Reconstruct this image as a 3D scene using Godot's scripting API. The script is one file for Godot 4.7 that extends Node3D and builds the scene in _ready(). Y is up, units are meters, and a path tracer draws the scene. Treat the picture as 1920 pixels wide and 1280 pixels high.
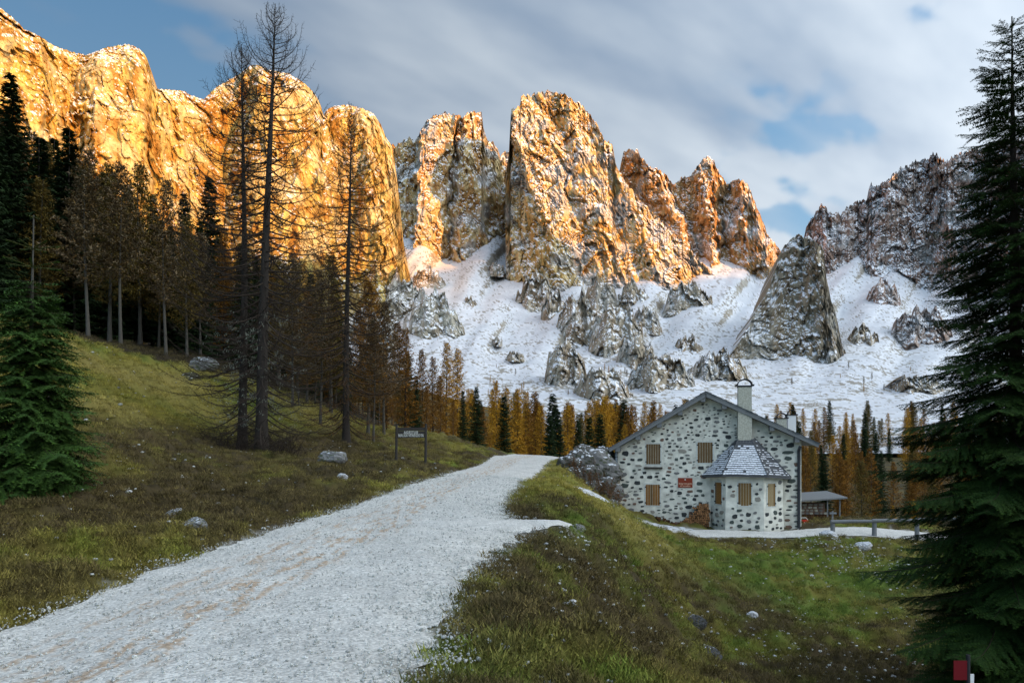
extends Node3D
# Alpine valley at sunset: gravel road, stone mountain house, autumn larches, snowy dolomite peaks.
# Units are metres, y is up, the camera stands at the origin's verge and looks along -z.

const F := 1493.0        # focal length of the photograph in its own pixels
const HORIZON := 840.0   # pixel row of the eye level
const EYE := 1.6

var rng := RandomNumberGenerator.new()
var taken := {}
var noise_a := FastNoiseLite.new()
var noise_b := FastNoiseLite.new()
var ridged := FastNoiseLite.new()
var cell := FastNoiseLite.new()

func _ready() -> void:
	rng.seed = 7
	setup_noise()
	setup_camera_and_light()
	make_materials()
	solve_ground()
	build_mountains()
	build_shading_ridge()
	build_ground()
	build_roads()
	build_house()
	build_shed_and_fence()
	build_signs()
	build_boulders()
	build_trees()
	build_ground_cover()

func setup_noise() -> void:
	noise_a.noise_type = FastNoiseLite.TYPE_SIMPLEX_SMOOTH
	noise_a.frequency = 1.0
	noise_a.fractal_type = FastNoiseLite.FRACTAL_FBM
	noise_a.fractal_octaves = 4
	noise_a.seed = 11
	noise_b.noise_type = FastNoiseLite.TYPE_SIMPLEX
	noise_b.frequency = 1.0
	noise_b.fractal_type = FastNoiseLite.FRACTAL_NONE
	noise_b.seed = 23
	ridged.noise_type = FastNoiseLite.TYPE_SIMPLEX
	ridged.frequency = 1.0
	ridged.fractal_type = FastNoiseLite.FRACTAL_RIDGED
	ridged.fractal_octaves = 4
	ridged.seed = 5
	cell.noise_type = FastNoiseLite.TYPE_CELLULAR
	cell.frequency = 1.0
	cell.fractal_type = FastNoiseLite.FRACTAL_NONE
	cell.cellular_return_type = FastNoiseLite.RETURN_CELL_VALUE
	cell.seed = 31

const SUN_AZIMUTH := 43.0    # degrees from straight behind the camera towards its right
const SUN_HEIGHT := 6.5

func setup_camera_and_light() -> void:
	var cam := Camera3D.new()
	cam.name = "camera"
	cam.projection = Camera3D.PROJECTION_FRUSTUM
	cam.near = 0.1
	cam.far = 20000.0
	cam.size = 0.1 * 1280.0 / F
	cam.frustum_offset = Vector2(0.0, 0.1 * (HORIZON - 640.0) / F)
	cam.position = Vector3(0, EYE, 0)
	add_child(cam)
	cam.current = true

	var env := Environment.new()
	env.background_mode = Environment.BG_SKY
	env.tonemap_mode = Environment.TONE_MAPPER_LINEAR
	env.tonemap_exposure = 2.35
	env.sdfgi_enabled = true
	env.ssao_enabled = true
	env.ssil_enabled = true
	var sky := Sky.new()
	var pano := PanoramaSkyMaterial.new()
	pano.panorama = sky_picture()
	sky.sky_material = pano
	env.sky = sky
	var world := WorldEnvironment.new()
	world.name = "world_environment"
	world.environment = env
	add_child(world)

	var sun := DirectionalLight3D.new()
	sun.name = "sun"
	sun.light_color = Color(1.0, 0.70, 0.34)
	sun.light_energy = 1.12
	sun.light_angular_distance = 0.5
	sun.shadow_enabled = true
	sun.directional_shadow_max_distance = 4000.0
	add_child(sun)
	sun.look_at_from_position(to_sun() * 100.0, Vector3.ZERO, Vector3.UP)

func to_sun() -> Vector3:
	var a := deg_to_rad(SUN_AZIMUTH)
	var e := deg_to_rad(SUN_HEIGHT)
	return Vector3(sin(a) * cos(e), sin(e), cos(a) * cos(e))

# Air and clouds: a blue evening sky under a broken deck of grey cloud drawn out by the wind.
func sky_picture() -> ImageTexture:
	var w := 2048
	var h := 1024
	var data := PackedFloat32Array()
	data.resize(w * h * 4)
	var n := FastNoiseLite.new()
	n.noise_type = FastNoiseLite.TYPE_SIMPLEX_SMOOTH
	n.frequency = 1.0
	n.fractal_type = FastNoiseLite.FRACTAL_FBM
	n.fractal_octaves = 5
	n.seed = 4
	var sun := to_sun()
	# breaks in the deck: bearing, height, half widths, depth
	var gaps := []
	for g in [[1415, 148, 60, 34, 0.42], [1790, 14, 110, 24, 0.75], [1565, 155, 44, 28, 0.25], [1500, 268, 100, 36, 0.42], [1440, 420, 110, 80, 0.7], [60, 40, 300, 140, 0.45]]:
		gaps.append([atan2(g[0] - 960.0, F), atan2(HORIZON - g[1], sqrt(F * F + pow(g[0] - 960.0, 2.0))), g[2] / F, g[3] / F, g[4]])
	for j in h:
		var up := (0.5 - (j + 0.5) / h) * PI
		var cy := cos(up)
		var sy := sin(up)
		for i in w:
			var k := (j * w + i) * 4
			data[k + 3] = 1.0
			if sy <= 0.0:
				data[k] = 0.07; data[k + 1] = 0.075; data[k + 2] = 0.075
				continue
			var az := (i + 0.5) / w * TAU
			var dx := sin(az) * cy
			var dz := -cos(az) * cy
			# cloud deck seen from below, drawn out along the wind
			var q := 1.0 / (sy + 0.22)
			var cx := dx * q
			var cz := dz * q
			var along := cx * 0.80 - cz * 0.60
			var across := cx * 0.60 + cz * 0.80
			var c := n.get_noise_2d(along * 0.45 + 3.1, across * 1.3 + 7.7)
			var fine := n.get_noise_2d(along * 1.9 + 11.0, across * 4.6 - 4.0)
			var ragged := n.get_noise_2d(along * 4.0 - 8.0, across * 6.0 + 2.0)
			var thick := 0.95 * dx + 1.3 * (sy - 0.34) + 0.55 * c + 0.16 * fine + 0.16
			for g: Array in gaps:
				var gx: float = angle_difference(g[0], az) / g[2]
				var gy: float = (up - g[1]) / g[3]
				var rr: float = gx * gx + gy * gy + 0.9 * gx * gy + 2.6 * ragged + 0.8 * fine
				thick -= g[4] * exp(-maxf(rr, 0.0))
			var cover := smoothstep(-0.30, 0.28, thick)
			var shade := smoothstep(-0.35, 0.75, 0.9 * dx + 0.5 * c + 0.35 * fine)
			# brighter, warmer towards the low sun; boosted out of view to light the foreground
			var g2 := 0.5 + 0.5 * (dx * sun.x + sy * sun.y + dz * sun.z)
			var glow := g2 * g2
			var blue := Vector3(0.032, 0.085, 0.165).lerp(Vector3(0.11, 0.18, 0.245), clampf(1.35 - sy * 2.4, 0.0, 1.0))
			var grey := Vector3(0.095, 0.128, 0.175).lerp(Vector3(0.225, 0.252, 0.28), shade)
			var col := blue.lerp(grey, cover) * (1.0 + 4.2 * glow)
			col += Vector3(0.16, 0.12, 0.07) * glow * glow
			data[k] = col.x
			data[k + 1] = col.y
			data[k + 2] = col.z
	var im := Image.create_from_data(w, h, false, Image.FORMAT_RGBAF, data.to_byte_array())
	return ImageTexture.create_from_image(im)

# ---------------------------------------------------------------- helpers

func at_pixel(px: float, py: float, d: float) -> Vector3:
	return Vector3((px - 960.0) / F * d, EYE + (HORIZON - py) / F * d, -d)

func numbered(called: String) -> String:
	if not taken.has(called):
		taken[called] = 0
		return called
	taken[called] += 1
	return "%s_%03d" % [called, taken[called]]

func tag(o: Node, label: String, category := "", group := "", kind := "") -> void:
	if label: o.set_meta("label", label)
	if category: o.set_meta("category", category)
	if group: o.set_meta("group", group)
	if kind: o.set_meta("kind", kind)

func thing(called: String, label: String, category: String, where := Vector3.ZERO, group := "") -> Node3D:
	var o := Node3D.new()
	o.name = numbered(called)
	o.position = where
	add_child(o)
	tag(o, label, category, group)
	return o

func put(called: String, mesh: Mesh, m: Material, parent: Node = self) -> MeshInstance3D:
	var o := MeshInstance3D.new()
	o.name = numbered(called) if parent == self else called
	o.mesh = mesh
	o.material_override = m
	parent.add_child(o, true)
	return o

class Shape:
	var v := PackedVector3Array()
	var n := PackedVector3Array()
	var c := PackedColorArray()
	var ix := PackedInt32Array()
	var ink := Color.WHITE

	func vert(p: Vector3, nn: Vector3) -> int:
		v.append(p)
		n.append(nn)
		c.append(ink)
		return v.size() - 1

	func tri(a: Vector3, b: Vector3, d: Vector3) -> void:
		var nn := (d - a).cross(b - a)
		nn = nn.normalized() if nn.length_squared() > 1e-18 else Vector3.UP
		var k := v.size()
		v.append(a); v.append(b); v.append(d)
		n.append(nn); n.append(nn); n.append(nn)
		c.append(ink); c.append(ink); c.append(ink)
		ix.append(k); ix.append(k + 1); ix.append(k + 2)

	func quad(a: Vector3, b: Vector3, d: Vector3, e: Vector3) -> void:
		tri(a, b, d)
		tri(a, d, e)

	# eight corners: p[0..3] one end (clockwise seen from outside that end), p[4..7] the other
	func block(p: Array) -> void:
		quad(p[0], p[1], p[2], p[3])
		quad(p[7], p[6], p[5], p[4])
		for k in 4:
			var m := (k + 1) % 4
			quad(p[m], p[k], p[k + 4], p[m + 4])

	func box(lo: Vector3, hi: Vector3) -> void:
		block([Vector3(lo.x, lo.y, hi.z), Vector3(lo.x, hi.y, hi.z), Vector3(hi.x, hi.y, hi.z), Vector3(hi.x, lo.y, hi.z),
			Vector3(lo.x, lo.y, lo.z), Vector3(lo.x, hi.y, lo.z), Vector3(hi.x, hi.y, lo.z), Vector3(hi.x, lo.y, lo.z)])

	# a round bar along a line of points, smooth sides
	func tube(pts: PackedVector3Array, rad: PackedFloat32Array, sides: int, capped := false) -> void:
		var first := v.size()
		var m := pts.size()
		var side := Vector3.RIGHT
		for k in m:
			var dir := (pts[mini(k + 1, m - 1)] - pts[maxi(k - 1, 0)]).normalized()
			if k == 0:
				side = dir.cross(Vector3.UP if absf(dir.y) < 0.9 else Vector3.RIGHT).normalized()
			else:
				side = (side - dir * side.dot(dir)).normalized()
			var other := dir.cross(side)
			for s in sides:
				var a := TAU * s / sides
				var o := side * cos(a) + other * sin(a)
				v.append(pts[k] + o * rad[k]); n.append(o); c.append(ink)
		for k in m - 1:
			for s in sides:
				var a := first + k * sides + s
				var b := first + k * sides + (s + 1) % sides
				ix.append(a); ix.append(a + sides); ix.append(b)
				ix.append(b); ix.append(a + sides); ix.append(b + sides)
		if capped:
			for e in [0, m - 1]:
				var base: int = first + e * sides
				for s in range(1, sides - 1):
					if e == 0: tri(v[base], v[base + s], v[base + s + 1])
					else: tri(v[base], v[base + s + 1], v[base + s])

	func mesh() -> ArrayMesh:
		var a := []
		a.resize(Mesh.ARRAY_MAX)
		a[Mesh.ARRAY_VERTEX] = v
		a[Mesh.ARRAY_NORMAL] = n
		a[Mesh.ARRAY_COLOR] = c
		a[Mesh.ARRAY_INDEX] = ix
		var m := ArrayMesh.new()
		m.add_surface_from_arrays(Mesh.PRIMITIVE_TRIANGLES, a)
		return m

func grid_mesh(pos: PackedVector3Array, nor: PackedVector3Array, col: PackedColorArray, cols: int, rows: int, flip := false) -> ArrayMesh:
	var ix := PackedInt32Array()
	ix.resize((cols - 1) * (rows - 1) * 6)
	var k := 0
	for j in rows - 1:
		for i in cols - 1:
			var a := j * cols + i
			var b := a + 1
			var d := a + cols
			var e := d + 1
			if flip:
				ix[k] = a; ix[k + 1] = b; ix[k + 2] = d
				ix[k + 3] = b; ix[k + 4] = e; ix[k + 5] = d
			else:
				ix[k] = a; ix[k + 1] = d; ix[k + 2] = b
				ix[k + 3] = b; ix[k + 4] = d; ix[k + 5] = e
			k += 6
	var a := []
	a.resize(Mesh.ARRAY_MAX)
	a[Mesh.ARRAY_VERTEX] = pos
	a[Mesh.ARRAY_NORMAL] = nor
	a[Mesh.ARRAY_COLOR] = col
	a[Mesh.ARRAY_INDEX] = ix
	var m := ArrayMesh.new()
	m.add_surface_from_arrays(Mesh.PRIMITIVE_TRIANGLES, a)
	return m

func polyline(pts: Array, x: float) -> float:
	# value at x of a line given as [x0, y0, x1, y1, ...]
	var n := pts.size()
	if x <= pts[0]: return pts[1]
	for k in range(2, n, 2):
		if x <= pts[k]:
			return lerpf(pts[k - 1], pts[k + 1], (x - pts[k - 2]) / maxf(pts[k] - pts[k - 2], 1e-6))
	return pts[n - 1]

# ---------------------------------------------------------------- materials

var mats := {}

func paint(called: String, c: Color, rough := 0.9, vertex := false, tex: Texture2D = null, scale := 1.0, bump: Texture2D = null, bump_cm := 1.0) -> StandardMaterial3D:
	var m := StandardMaterial3D.new()
	m.resource_name = called
	m.albedo_color = c.linear_to_srgb()
	m.roughness = rough
	m.metallic_specular = 0.3
	m.vertex_color_use_as_albedo = vertex
	if tex:
		m.albedo_texture = tex
	if bump:
		m.heightmap_enabled = true
		m.heightmap_texture = bump
		m.heightmap_scale = bump_cm
	if tex or bump:
		m.uv1_triplanar = true
		m.uv1_world_triplanar = true
		m.uv1_scale = Vector3.ONE * scale
	mats[called] = m
	return m

# a grey grain from low to high, computed from a noise
func grain(n: FastNoiseLite, size: int, lo: float, hi: float, tint := Color.WHITE, power := 1.0) -> ImageTexture:
	var src := n.get_seamless_image(size, size)
	var by := src.get_data()
	var out := PackedByteArray()
	out.resize(size * size * 3)
	var table := PackedByteArray()
	table.resize(256 * 3)
	for k in 256:
		var t := lerpf(lo, hi, pow(k / 255.0, power))
		var cc := Color(t * tint.r, t * tint.g, t * tint.b).linear_to_srgb()
		table[k * 3] = clampi(int(cc.r * 255.0), 0, 255)
		table[k * 3 + 1] = clampi(int(cc.g * 255.0), 0, 255)
		table[k * 3 + 2] = clampi(int(cc.b * 255.0), 0, 255)
	for k in size * size:
		var b := by[k] * 3
		out[k * 3] = table[b]
		out[k * 3 + 1] = table[b + 1]
		out[k * 3 + 2] = table[b + 2]
	return ImageTexture.create_from_image(Image.create_from_data(size, size, false, Image.FORMAT_RGB8, out))

func wave(freq: float, octaves: int, seed_: int, kind := FastNoiseLite.TYPE_SIMPLEX_SMOOTH) -> FastNoiseLite:
	var n := FastNoiseLite.new()
	n.noise_type = kind
	n.frequency = freq
	n.fractal_type = FastNoiseLite.FRACTAL_FBM if octaves > 1 else FastNoiseLite.FRACTAL_NONE
	n.fractal_octaves = octaves
	n.seed = seed_
	return n

func make_materials() -> void:
	var rough_grain := grain(wave(0.03, 5, 3), 512, 0.45, 1.0)
	var fine_grain := grain(wave(0.09, 4, 9), 512, 0.5, 1.0)
	var patches := grain(wave(0.02, 6, 21), 512, 0.50, 1.08)
	var cells := wave(0.05, 1, 6, FastNoiseLite.TYPE_CELLULAR)
	cells.cellular_return_type = FastNoiseLite.RETURN_CELL_VALUE
	var pebbles := grain(cells, 1024, 0.5, 1.0)
	var cells2 := wave(0.05, 1, 6, FastNoiseLite.TYPE_CELLULAR)
	cells2.cellular_return_type = FastNoiseLite.RETURN_DISTANCE
	var pebble_height := grain(cells2, 1024, 1.0, 0.0)
	paint("rock_face", Color.WHITE, 0.95, true)
	paint("turf", Color.WHITE, 0.95, true, fine_grain, 1.3, fine_grain, 3.0)
	paint("gravel", Color.WHITE, 0.95, true, pebbles, 0.95, pebble_height, 1.0)
	paint("plaster", Color(0.71, 0.70, 0.60), 0.95, false, patches, 0.16, fine_grain, 2.5)
	paint("chimney_plaster", Color(0.56, 0.55, 0.45), 0.95, false, rough_grain, 0.5, fine_grain, 1.5)
	paint("stone_green", Color(0.085, 0.105, 0.092), 0.9, false, fine_grain, 3.0)
	paint("stone_dark", Color(0.05, 0.056, 0.056), 0.9, false, fine_grain, 3.0)
	paint("stone_grey", Color(0.20, 0.20, 0.19), 0.9, false, fine_grain, 3.0)
	paint("stone_brown", Color(0.20, 0.13, 0.095), 0.9, false, fine_grain, 3.0)
	paint("stone_pale", Color(0.33, 0.31, 0.26), 0.9, false, fine_grain, 3.0)
	paint("slate", Color(0.12, 0.125, 0.13), 0.8, false, fine_grain, 2.0)
	paint("grey_wood", Color(0.22, 0.23, 0.23), 0.85, false, rough_grain, 1.5)
	paint("dark_wood", Color(0.055, 0.048, 0.04), 0.85, false, rough_grain, 1.5)
	for w in [["shutter_wood", Color(0.24, 0.145, 0.05)], ["shutter_orange", Color(0.28, 0.135, 0.035)], ["shutter_pale", Color(0.36, 0.27, 0.14)], ["shutter_brown", Color(0.17, 0.105, 0.045)]]:
		paint(w[0], w[1], 0.75, false, rough_grain, 1.0).uv1_scale = Vector3(5.0, 0.7, 5.0)
	paint("iron", Color(0.03, 0.03, 0.032), 0.6)
	paint("pipe_metal", Color(0.20, 0.23, 0.25), 0.55)
	paint("pipe_dark", Color(0.035, 0.038, 0.042), 0.55)
	paint("snow", Color(0.80, 0.82, 0.85), 0.8, false, rough_grain, 1.1)
	mats["snow"].albedo_texture = grain(wave(0.04, 4, 13), 256, 0.82, 1.0)
	paint("sign_red", Color(0.20, 0.035, 0.015), 0.6)
	paint("sign_text", Color(0.62, 0.42, 0.28), 0.8)
	paint("white_text", Color(0.46, 0.46, 0.41), 0.8)
	paint("lime", Color(0.66, 0.68, 0.62), 0.9, false, rough_grain, 1.0)
	paint("white_paint", Color(0.72, 0.72, 0.70), 0.7)
	paint("red_plastic", Color(0.55, 0.02, 0.015), 0.45)
	paint("plate_red", Color(0.14, 0.008, 0.012), 0.5)
	paint("log_end", Color(0.30, 0.15, 0.065), 0.9, true)
	paint("bark", Color(0.060, 0.050, 0.042), 0.95, false, rough_grain, 4.0, rough_grain, 4.0)
	paint("grey_bark", Color(0.115, 0.105, 0.085), 0.95, false, rough_grain, 4.0)
	paint("twig", Color(0.042, 0.031, 0.023), 0.95)
	paint("foliage", Color.WHITE, 0.85, true)
	mats["foliage"].backlight_enabled = true
	mats["foliage"].backlight = Color(0.35, 0.35, 0.35)
	paint("blades", Color.WHITE, 0.9, true)
	mats["blades"].backlight_enabled = true
	mats["blades"].backlight = Color(0.3, 0.3, 0.3)
	paint("boulder", Color.WHITE, 0.95, true, rough_grain, 1.6, rough_grain, 9.0)
	paint("pebble", Color.WHITE, 0.95, true)

# ---------------------------------------------------------------- mountains
# Each massif is a sheet of rock with ribs and gullies: a skyline, a foot, and lines along which the face comes
# forward or falls back. Distances are real (1.1 to 2.6 km); ledges hold snow.

func massif(o: Dictionary) -> void:
	var x0: float = o.x0
	var x1: float = o.x1
	var step: float = o.get("step", 1.6)
	var cols := int((x1 - x0) / step) + 1
	var rows: int = o.rows
	var back := 4
	var all_rows := rows + back
	var skyline: Array = o.skyline
	var foot: Array = o.foot
	var creases: Array = o.creases
	var depth: Array = o.depth          # depth of the foot along px
	var lean: float = o.lean            # metres back for each metre up
	var rough: float = o.rough
	var dome: float = o.get("dome", 0.0)
	var behind: float = o.get("behind", 620.0)
	var jag: float = o.get("jag", 3.0)
	var strata: float = o.get("strata", 8.0)
	var snow_at: float = o.snow
	var dip: float = o.get("dip", 0.12)
	var block: float = o.get("block", 1.0)
	var tall: float = o.get("tall", 1.0)
	var slant: float = o.get("slant", 0.0)
	var dust: float = o.dust
	var rock_a: Vector3 = o.rock[0]
	var rock_b: Vector3 = o.rock[1]
	var rock_c: Vector3 = o.rock[2]
	var sd: float = o.seed
	var pos := PackedVector3Array()
	var nor := PackedVector3Array()
	var col := PackedColorArray()
	pos.resize(cols * all_rows)
	nor.resize(cols * all_rows)
	col.resize(cols * all_rows)
	var nc := creases.size()
	for i in cols:
		var px := x0 + step * i
		var top := polyline(skyline, px)
		top += jag * (noise_b.get_noise_2d(px * 0.11, sd) + 0.7 * noise_b.get_noise_2d(px * 0.31, sd + 9.0))
		var bot := polyline(foot, px)
		top = minf(top, bot - 4.0)
		var d_foot := polyline(depth, px)
		for j in rows:
			var t := float(j) / (rows - 1)
			var py := lerpf(bot, top, t)
			# ribs and gullies
			var wx := px + 7.0 * noise_b.get_noise_2d(px * 0.02 + sd, py * 0.013) + 3.0 * noise_b.get_noise_2d(px * 0.07, py * 0.05 + sd)
			var off := 0.0
			var ax := -1e9
			var ao := 0.0
			var found := false
			for q in nc:
				var cr: Array = creases[q]
				var cx := polyline(cr[0], py)
				if wx < cx:
					off = lerpf(ao, cr[1], clampf((wx - ax) / maxf(cx - ax, 1.0), 0.0, 1.0)) if q > 0 else cr[1]
					found = true
					break
				ax = cx
				ao = cr[1]
			if not found:
				off = ao
			var d := d_foot + off
			var up := (bot - py) / F * d
			d += lean * up
			if dome > 0.0:
				d += dome * exp(-(py - top) / 16.0)
			var p := at_pixel(px, py, d)
			# rock relief: buttresses, upright cracks, ledges, rubble
			var s1 := ridged.get_noise_3d((p.x + slant * p.y) / 240.0 + sd, p.y / 480.0, p.z / 240.0)
			var s2 := ridged.get_noise_3d((p.x + slant * p.y) / 62.0, p.y / (240.0 * tall) + sd, p.z / 62.0)
			var warp := noise_b.get_noise_3d(p.x / 120.0, p.y / 120.0, p.z / 120.0 + sd)
			var warp2 := noise_b.get_noise_3d(p.x / 45.0, p.y / 60.0, p.z / 45.0 + sd)
			var layer := (p.y + dip * p.x + 40.0 * warp + 9.0 * warp2) / (30.0 + 10.0 * warp)
			var saw := layer - floorf(layer)
			var mask := smoothstep(-0.3, 0.35, noise_b.get_noise_3d(p.x / 95.0 + 7.0, p.y / 70.0, p.z / 95.0))
			var bx := p.x + 34.0 * warp + 10.0 * warp2 + slant * p.y
			var bz := p.z + 34.0 * warp2
			var c1 := cell.get_noise_3d(bx / 78.0, p.y / (170.0 * tall) + sd + 0.3 * warp, bz / 150.0)
			var c2 := cell.get_noise_3d(bx / 29.0 + sd, p.y / (62.0 * tall) + 0.5 * warp2, bz / 60.0)
			var c3 := cell.get_noise_3d(bx / 11.0, p.y / (19.0 * tall) + sd, bz / 24.0)
			var c4 := cell.get_noise_3d((p.x + slant * p.y) / 5.5, p.y / 9.0 + 0.4 * warp2, p.z / 14.0 + sd)
			var s3 := noise_a.get_noise_3d(p.x / 15.0, p.y / 20.0, p.z / 15.0)
			var r := -30.0 * s1 - 15.0 * s2 + strata * saw * saw * mask + block * (17.0 * c1 + 8.5 * c2 + 3.6 * c3 + 1.7 * c4) + 2.2 * s3
			d += rough * r
			pos[j * cols + i] = at_pixel(px, py, d)
		# the far side, falling away behind the skyline
		var crest := pos[(rows - 1) * cols + i]
		for b in back:
			var f := float(b + 1) / back
			pos[(rows + b) * cols + i] = Vector3(crest.x * (1.0 + 0.0004 * behind * f), lerpf(crest.y, minf(crest.y, maxf(60.0, crest.y - behind)), f * f), crest.z - behind * 0.05 - behind * f)
	for j in all_rows:
		for i in cols:
			var k := j * cols + i
			# the slope to the next corner only, so that edges of the rock stay sharp
			var a := pos[k + 1] if i < cols - 1 else pos[k]
			var b := pos[k] if i < cols - 1 else pos[k - 1]
			var e := pos[k + cols] if j < all_rows - 1 else pos[k]
			var g := pos[k] if j < all_rows - 1 else pos[k - cols]
			var nn := (a - b).cross(e - g).normalized()
			nor[k] = nn
			var p := pos[k]
			# what lies here: snow on ledges and in gullies, dust of snow on rough faces, bare rock elsewhere
			var grainy := noise_b.get_noise_3d(p.x / 7.0, p.y / 4.0, p.z / 7.0)
			var patch := noise_a.get_noise_3d(p.x / 90.0 + sd, p.y / 70.0, p.z / 90.0)
			var streak := noise_b.get_noise_3d(p.x / 17.0, p.y / 4.0 + dip * p.x / 4.0, p.z / 17.0)
			var lie := nn.y + 0.14 * grainy + 0.13 * patch
			var powder := streak + 0.8 * patch + 1.1 * nn.y
			if lie > snow_at or powder > dust:
				var w := 0.80 + 0.06 * grainy
				col[k] = Color(w, w * 1.01, w * 1.03)
			else:
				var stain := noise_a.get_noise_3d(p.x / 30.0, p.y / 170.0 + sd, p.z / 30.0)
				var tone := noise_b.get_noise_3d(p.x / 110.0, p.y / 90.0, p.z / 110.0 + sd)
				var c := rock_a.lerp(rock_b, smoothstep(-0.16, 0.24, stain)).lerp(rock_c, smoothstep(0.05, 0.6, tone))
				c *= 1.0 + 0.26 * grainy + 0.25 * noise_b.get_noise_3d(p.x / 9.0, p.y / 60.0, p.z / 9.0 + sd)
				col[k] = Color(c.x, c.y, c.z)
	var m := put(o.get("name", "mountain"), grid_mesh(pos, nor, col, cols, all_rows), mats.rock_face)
	tag(m, o.label, "", "", "structure")

func build_mountains() -> void:
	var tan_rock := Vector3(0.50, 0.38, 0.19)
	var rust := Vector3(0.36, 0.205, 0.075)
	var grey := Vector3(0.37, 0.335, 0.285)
	# golden wall and domes above the forest
	massif({"label": "golden sunlit rock wall with rounded domes above the forest", "x0": -60.0, "x1": 770.0, "rows": 330, "seed": 3.0,
		"skyline": [-60, -25, 0, 15, 20, 30, 45, 55, 70, 65, 100, 85, 135, 97, 160, 103, 178, 97, 200, 88, 240, 82, 262, 92, 272, 103, 278, 118, 284, 145, 292, 166, 345, 170, 355, 178, 382, 186, 395, 172, 410, 160, 445, 140, 470, 122, 485, 122, 500, 130, 540, 137, 570, 155, 590, 175, 600, 195, 606, 214, 612, 206, 622, 199, 650, 196, 680, 203, 700, 212, 715, 235, 722, 255, 735, 275, 741, 310, 746, 350, 750, 400, 756, 450, 765, 500, 770, 520],
		"foot": [-60, 560, 700, 640, 770, 650],
		"depth": [-60, 1080, 300, 1300, 770, 1720], "lean": 0.30, "rough": 0.85, "dome": 55.0, "block": 0.8, "tall": 2.6, "jag": 0.9, "strata": 3.0, "snow": 0.86, "dust": 1.25,
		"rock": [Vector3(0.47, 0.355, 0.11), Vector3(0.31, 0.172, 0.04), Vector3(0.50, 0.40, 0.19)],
		"creases": [[[0, -20, 600, -20], 0.0], [[60, 75, 300, 80, 600, 100], -25.0], [[85, 120, 180, 130, 600, 160], 40.0], [[88, 190, 200, 175, 600, 210], -35.0],
			[[110, 278, 300, 265, 600, 300], -35.0], [[168, 320, 300, 335, 600, 380], 45.0], [[140, 440, 280, 425, 600, 420], 75.0], [[122, 492, 280, 470, 600, 480], -35.0],
			[[165, 575, 300, 600, 600, 625], -60.0], [[214, 607, 300, 640, 600, 660], 35.0], [[203, 680, 300, 700, 600, 712], -45.0], [[275, 735, 400, 750, 600, 768], 60.0]]})
	# two towers beside the great peak
	massif({"label": "pair of square rock towers split by a dark gully", "x0": 722.0, "x1": 966.0, "rows": 200, "seed": 14.0,
		"skyline": [722, 300, 729, 271, 742, 273, 767, 256, 778, 263, 788, 245, 801, 225, 821, 214, 834, 210, 857, 217, 870, 220, 877, 209, 890, 208, 903, 210, 906, 238, 916, 268, 924, 263, 933, 278, 938, 293, 942, 286, 954, 283, 966, 290],
		"foot": [722, 540, 860, 560, 966, 570],
		"depth": [722, 2330, 966, 2300], "lean": 0.26, "rough": 0.8, "slant": 0.05, "tall": 1.6, "jag": 2.5, "strata": 9.0, "snow": 0.66, "dust": 1.02,
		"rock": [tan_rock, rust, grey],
		"creases": [[[270, 728, 540, 735], 90.0], [[262, 778, 540, 772], 60.0], [[226, 800, 300, 786, 380, 779, 540, 775], -35.0], [[217, 857, 290, 850, 370, 836, 540, 830], -5.0],
			[[218, 864, 300, 849, 400, 843, 540, 840], 55.0], [[222, 872, 300, 864, 400, 868, 540, 872], -25.0], [[210, 903, 300, 906, 400, 908, 540, 915], 20.0], [[283, 955, 540, 955], 150.0]]})
	# the great peak
	massif({"label": "tall central peak with a golden lit face and snowy ledges", "x0": 948.0, "x1": 1345.0, "rows": 270, "seed": 27.0,
		"skyline": [948, 330, 954, 290, 958, 206, 974, 199, 977, 179, 995, 178, 1015, 174, 1031, 171, 1044, 174, 1057, 174, 1070, 183, 1087, 194, 1106, 215, 1120, 232, 1133, 261, 1144, 265, 1151, 281, 1154, 307, 1172, 340, 1210, 385, 1250, 425, 1285, 455, 1310, 485, 1345, 520],
		"foot": [948, 585, 1100, 600, 1200, 590, 1345, 560],
		"depth": [948, 2010, 1345, 1990], "lean": 0.34, "rough": 0.95, "slant": 0.3, "tall": 1.5, "jag": 3.0, "strata": 9.0, "snow": 0.67, "dust": 1.14,
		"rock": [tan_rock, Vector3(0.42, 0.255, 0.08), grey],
		"creases": [[[170, 950, 600, 946], 130.0], [[200, 963, 270, 966, 340, 986, 425, 1028, 500, 1029, 600, 1042], -35.0], [[180, 1035, 240, 1050, 330, 1070, 420, 1082, 500, 1098, 600, 1105], 0.0],
			[[175, 1062, 260, 1082, 360, 1112, 450, 1128, 540, 1142, 600, 1150], -26.0], [[210, 1100, 300, 1126, 380, 1152, 460, 1168, 540, 1182, 600, 1190], 4.0],
			[[240, 1126, 300, 1146, 380, 1186, 440, 1212, 520, 1237, 600, 1250], -18.0], [[307, 1156, 380, 1205, 440, 1262, 485, 1312, 600, 1345], 80.0]]})
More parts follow.
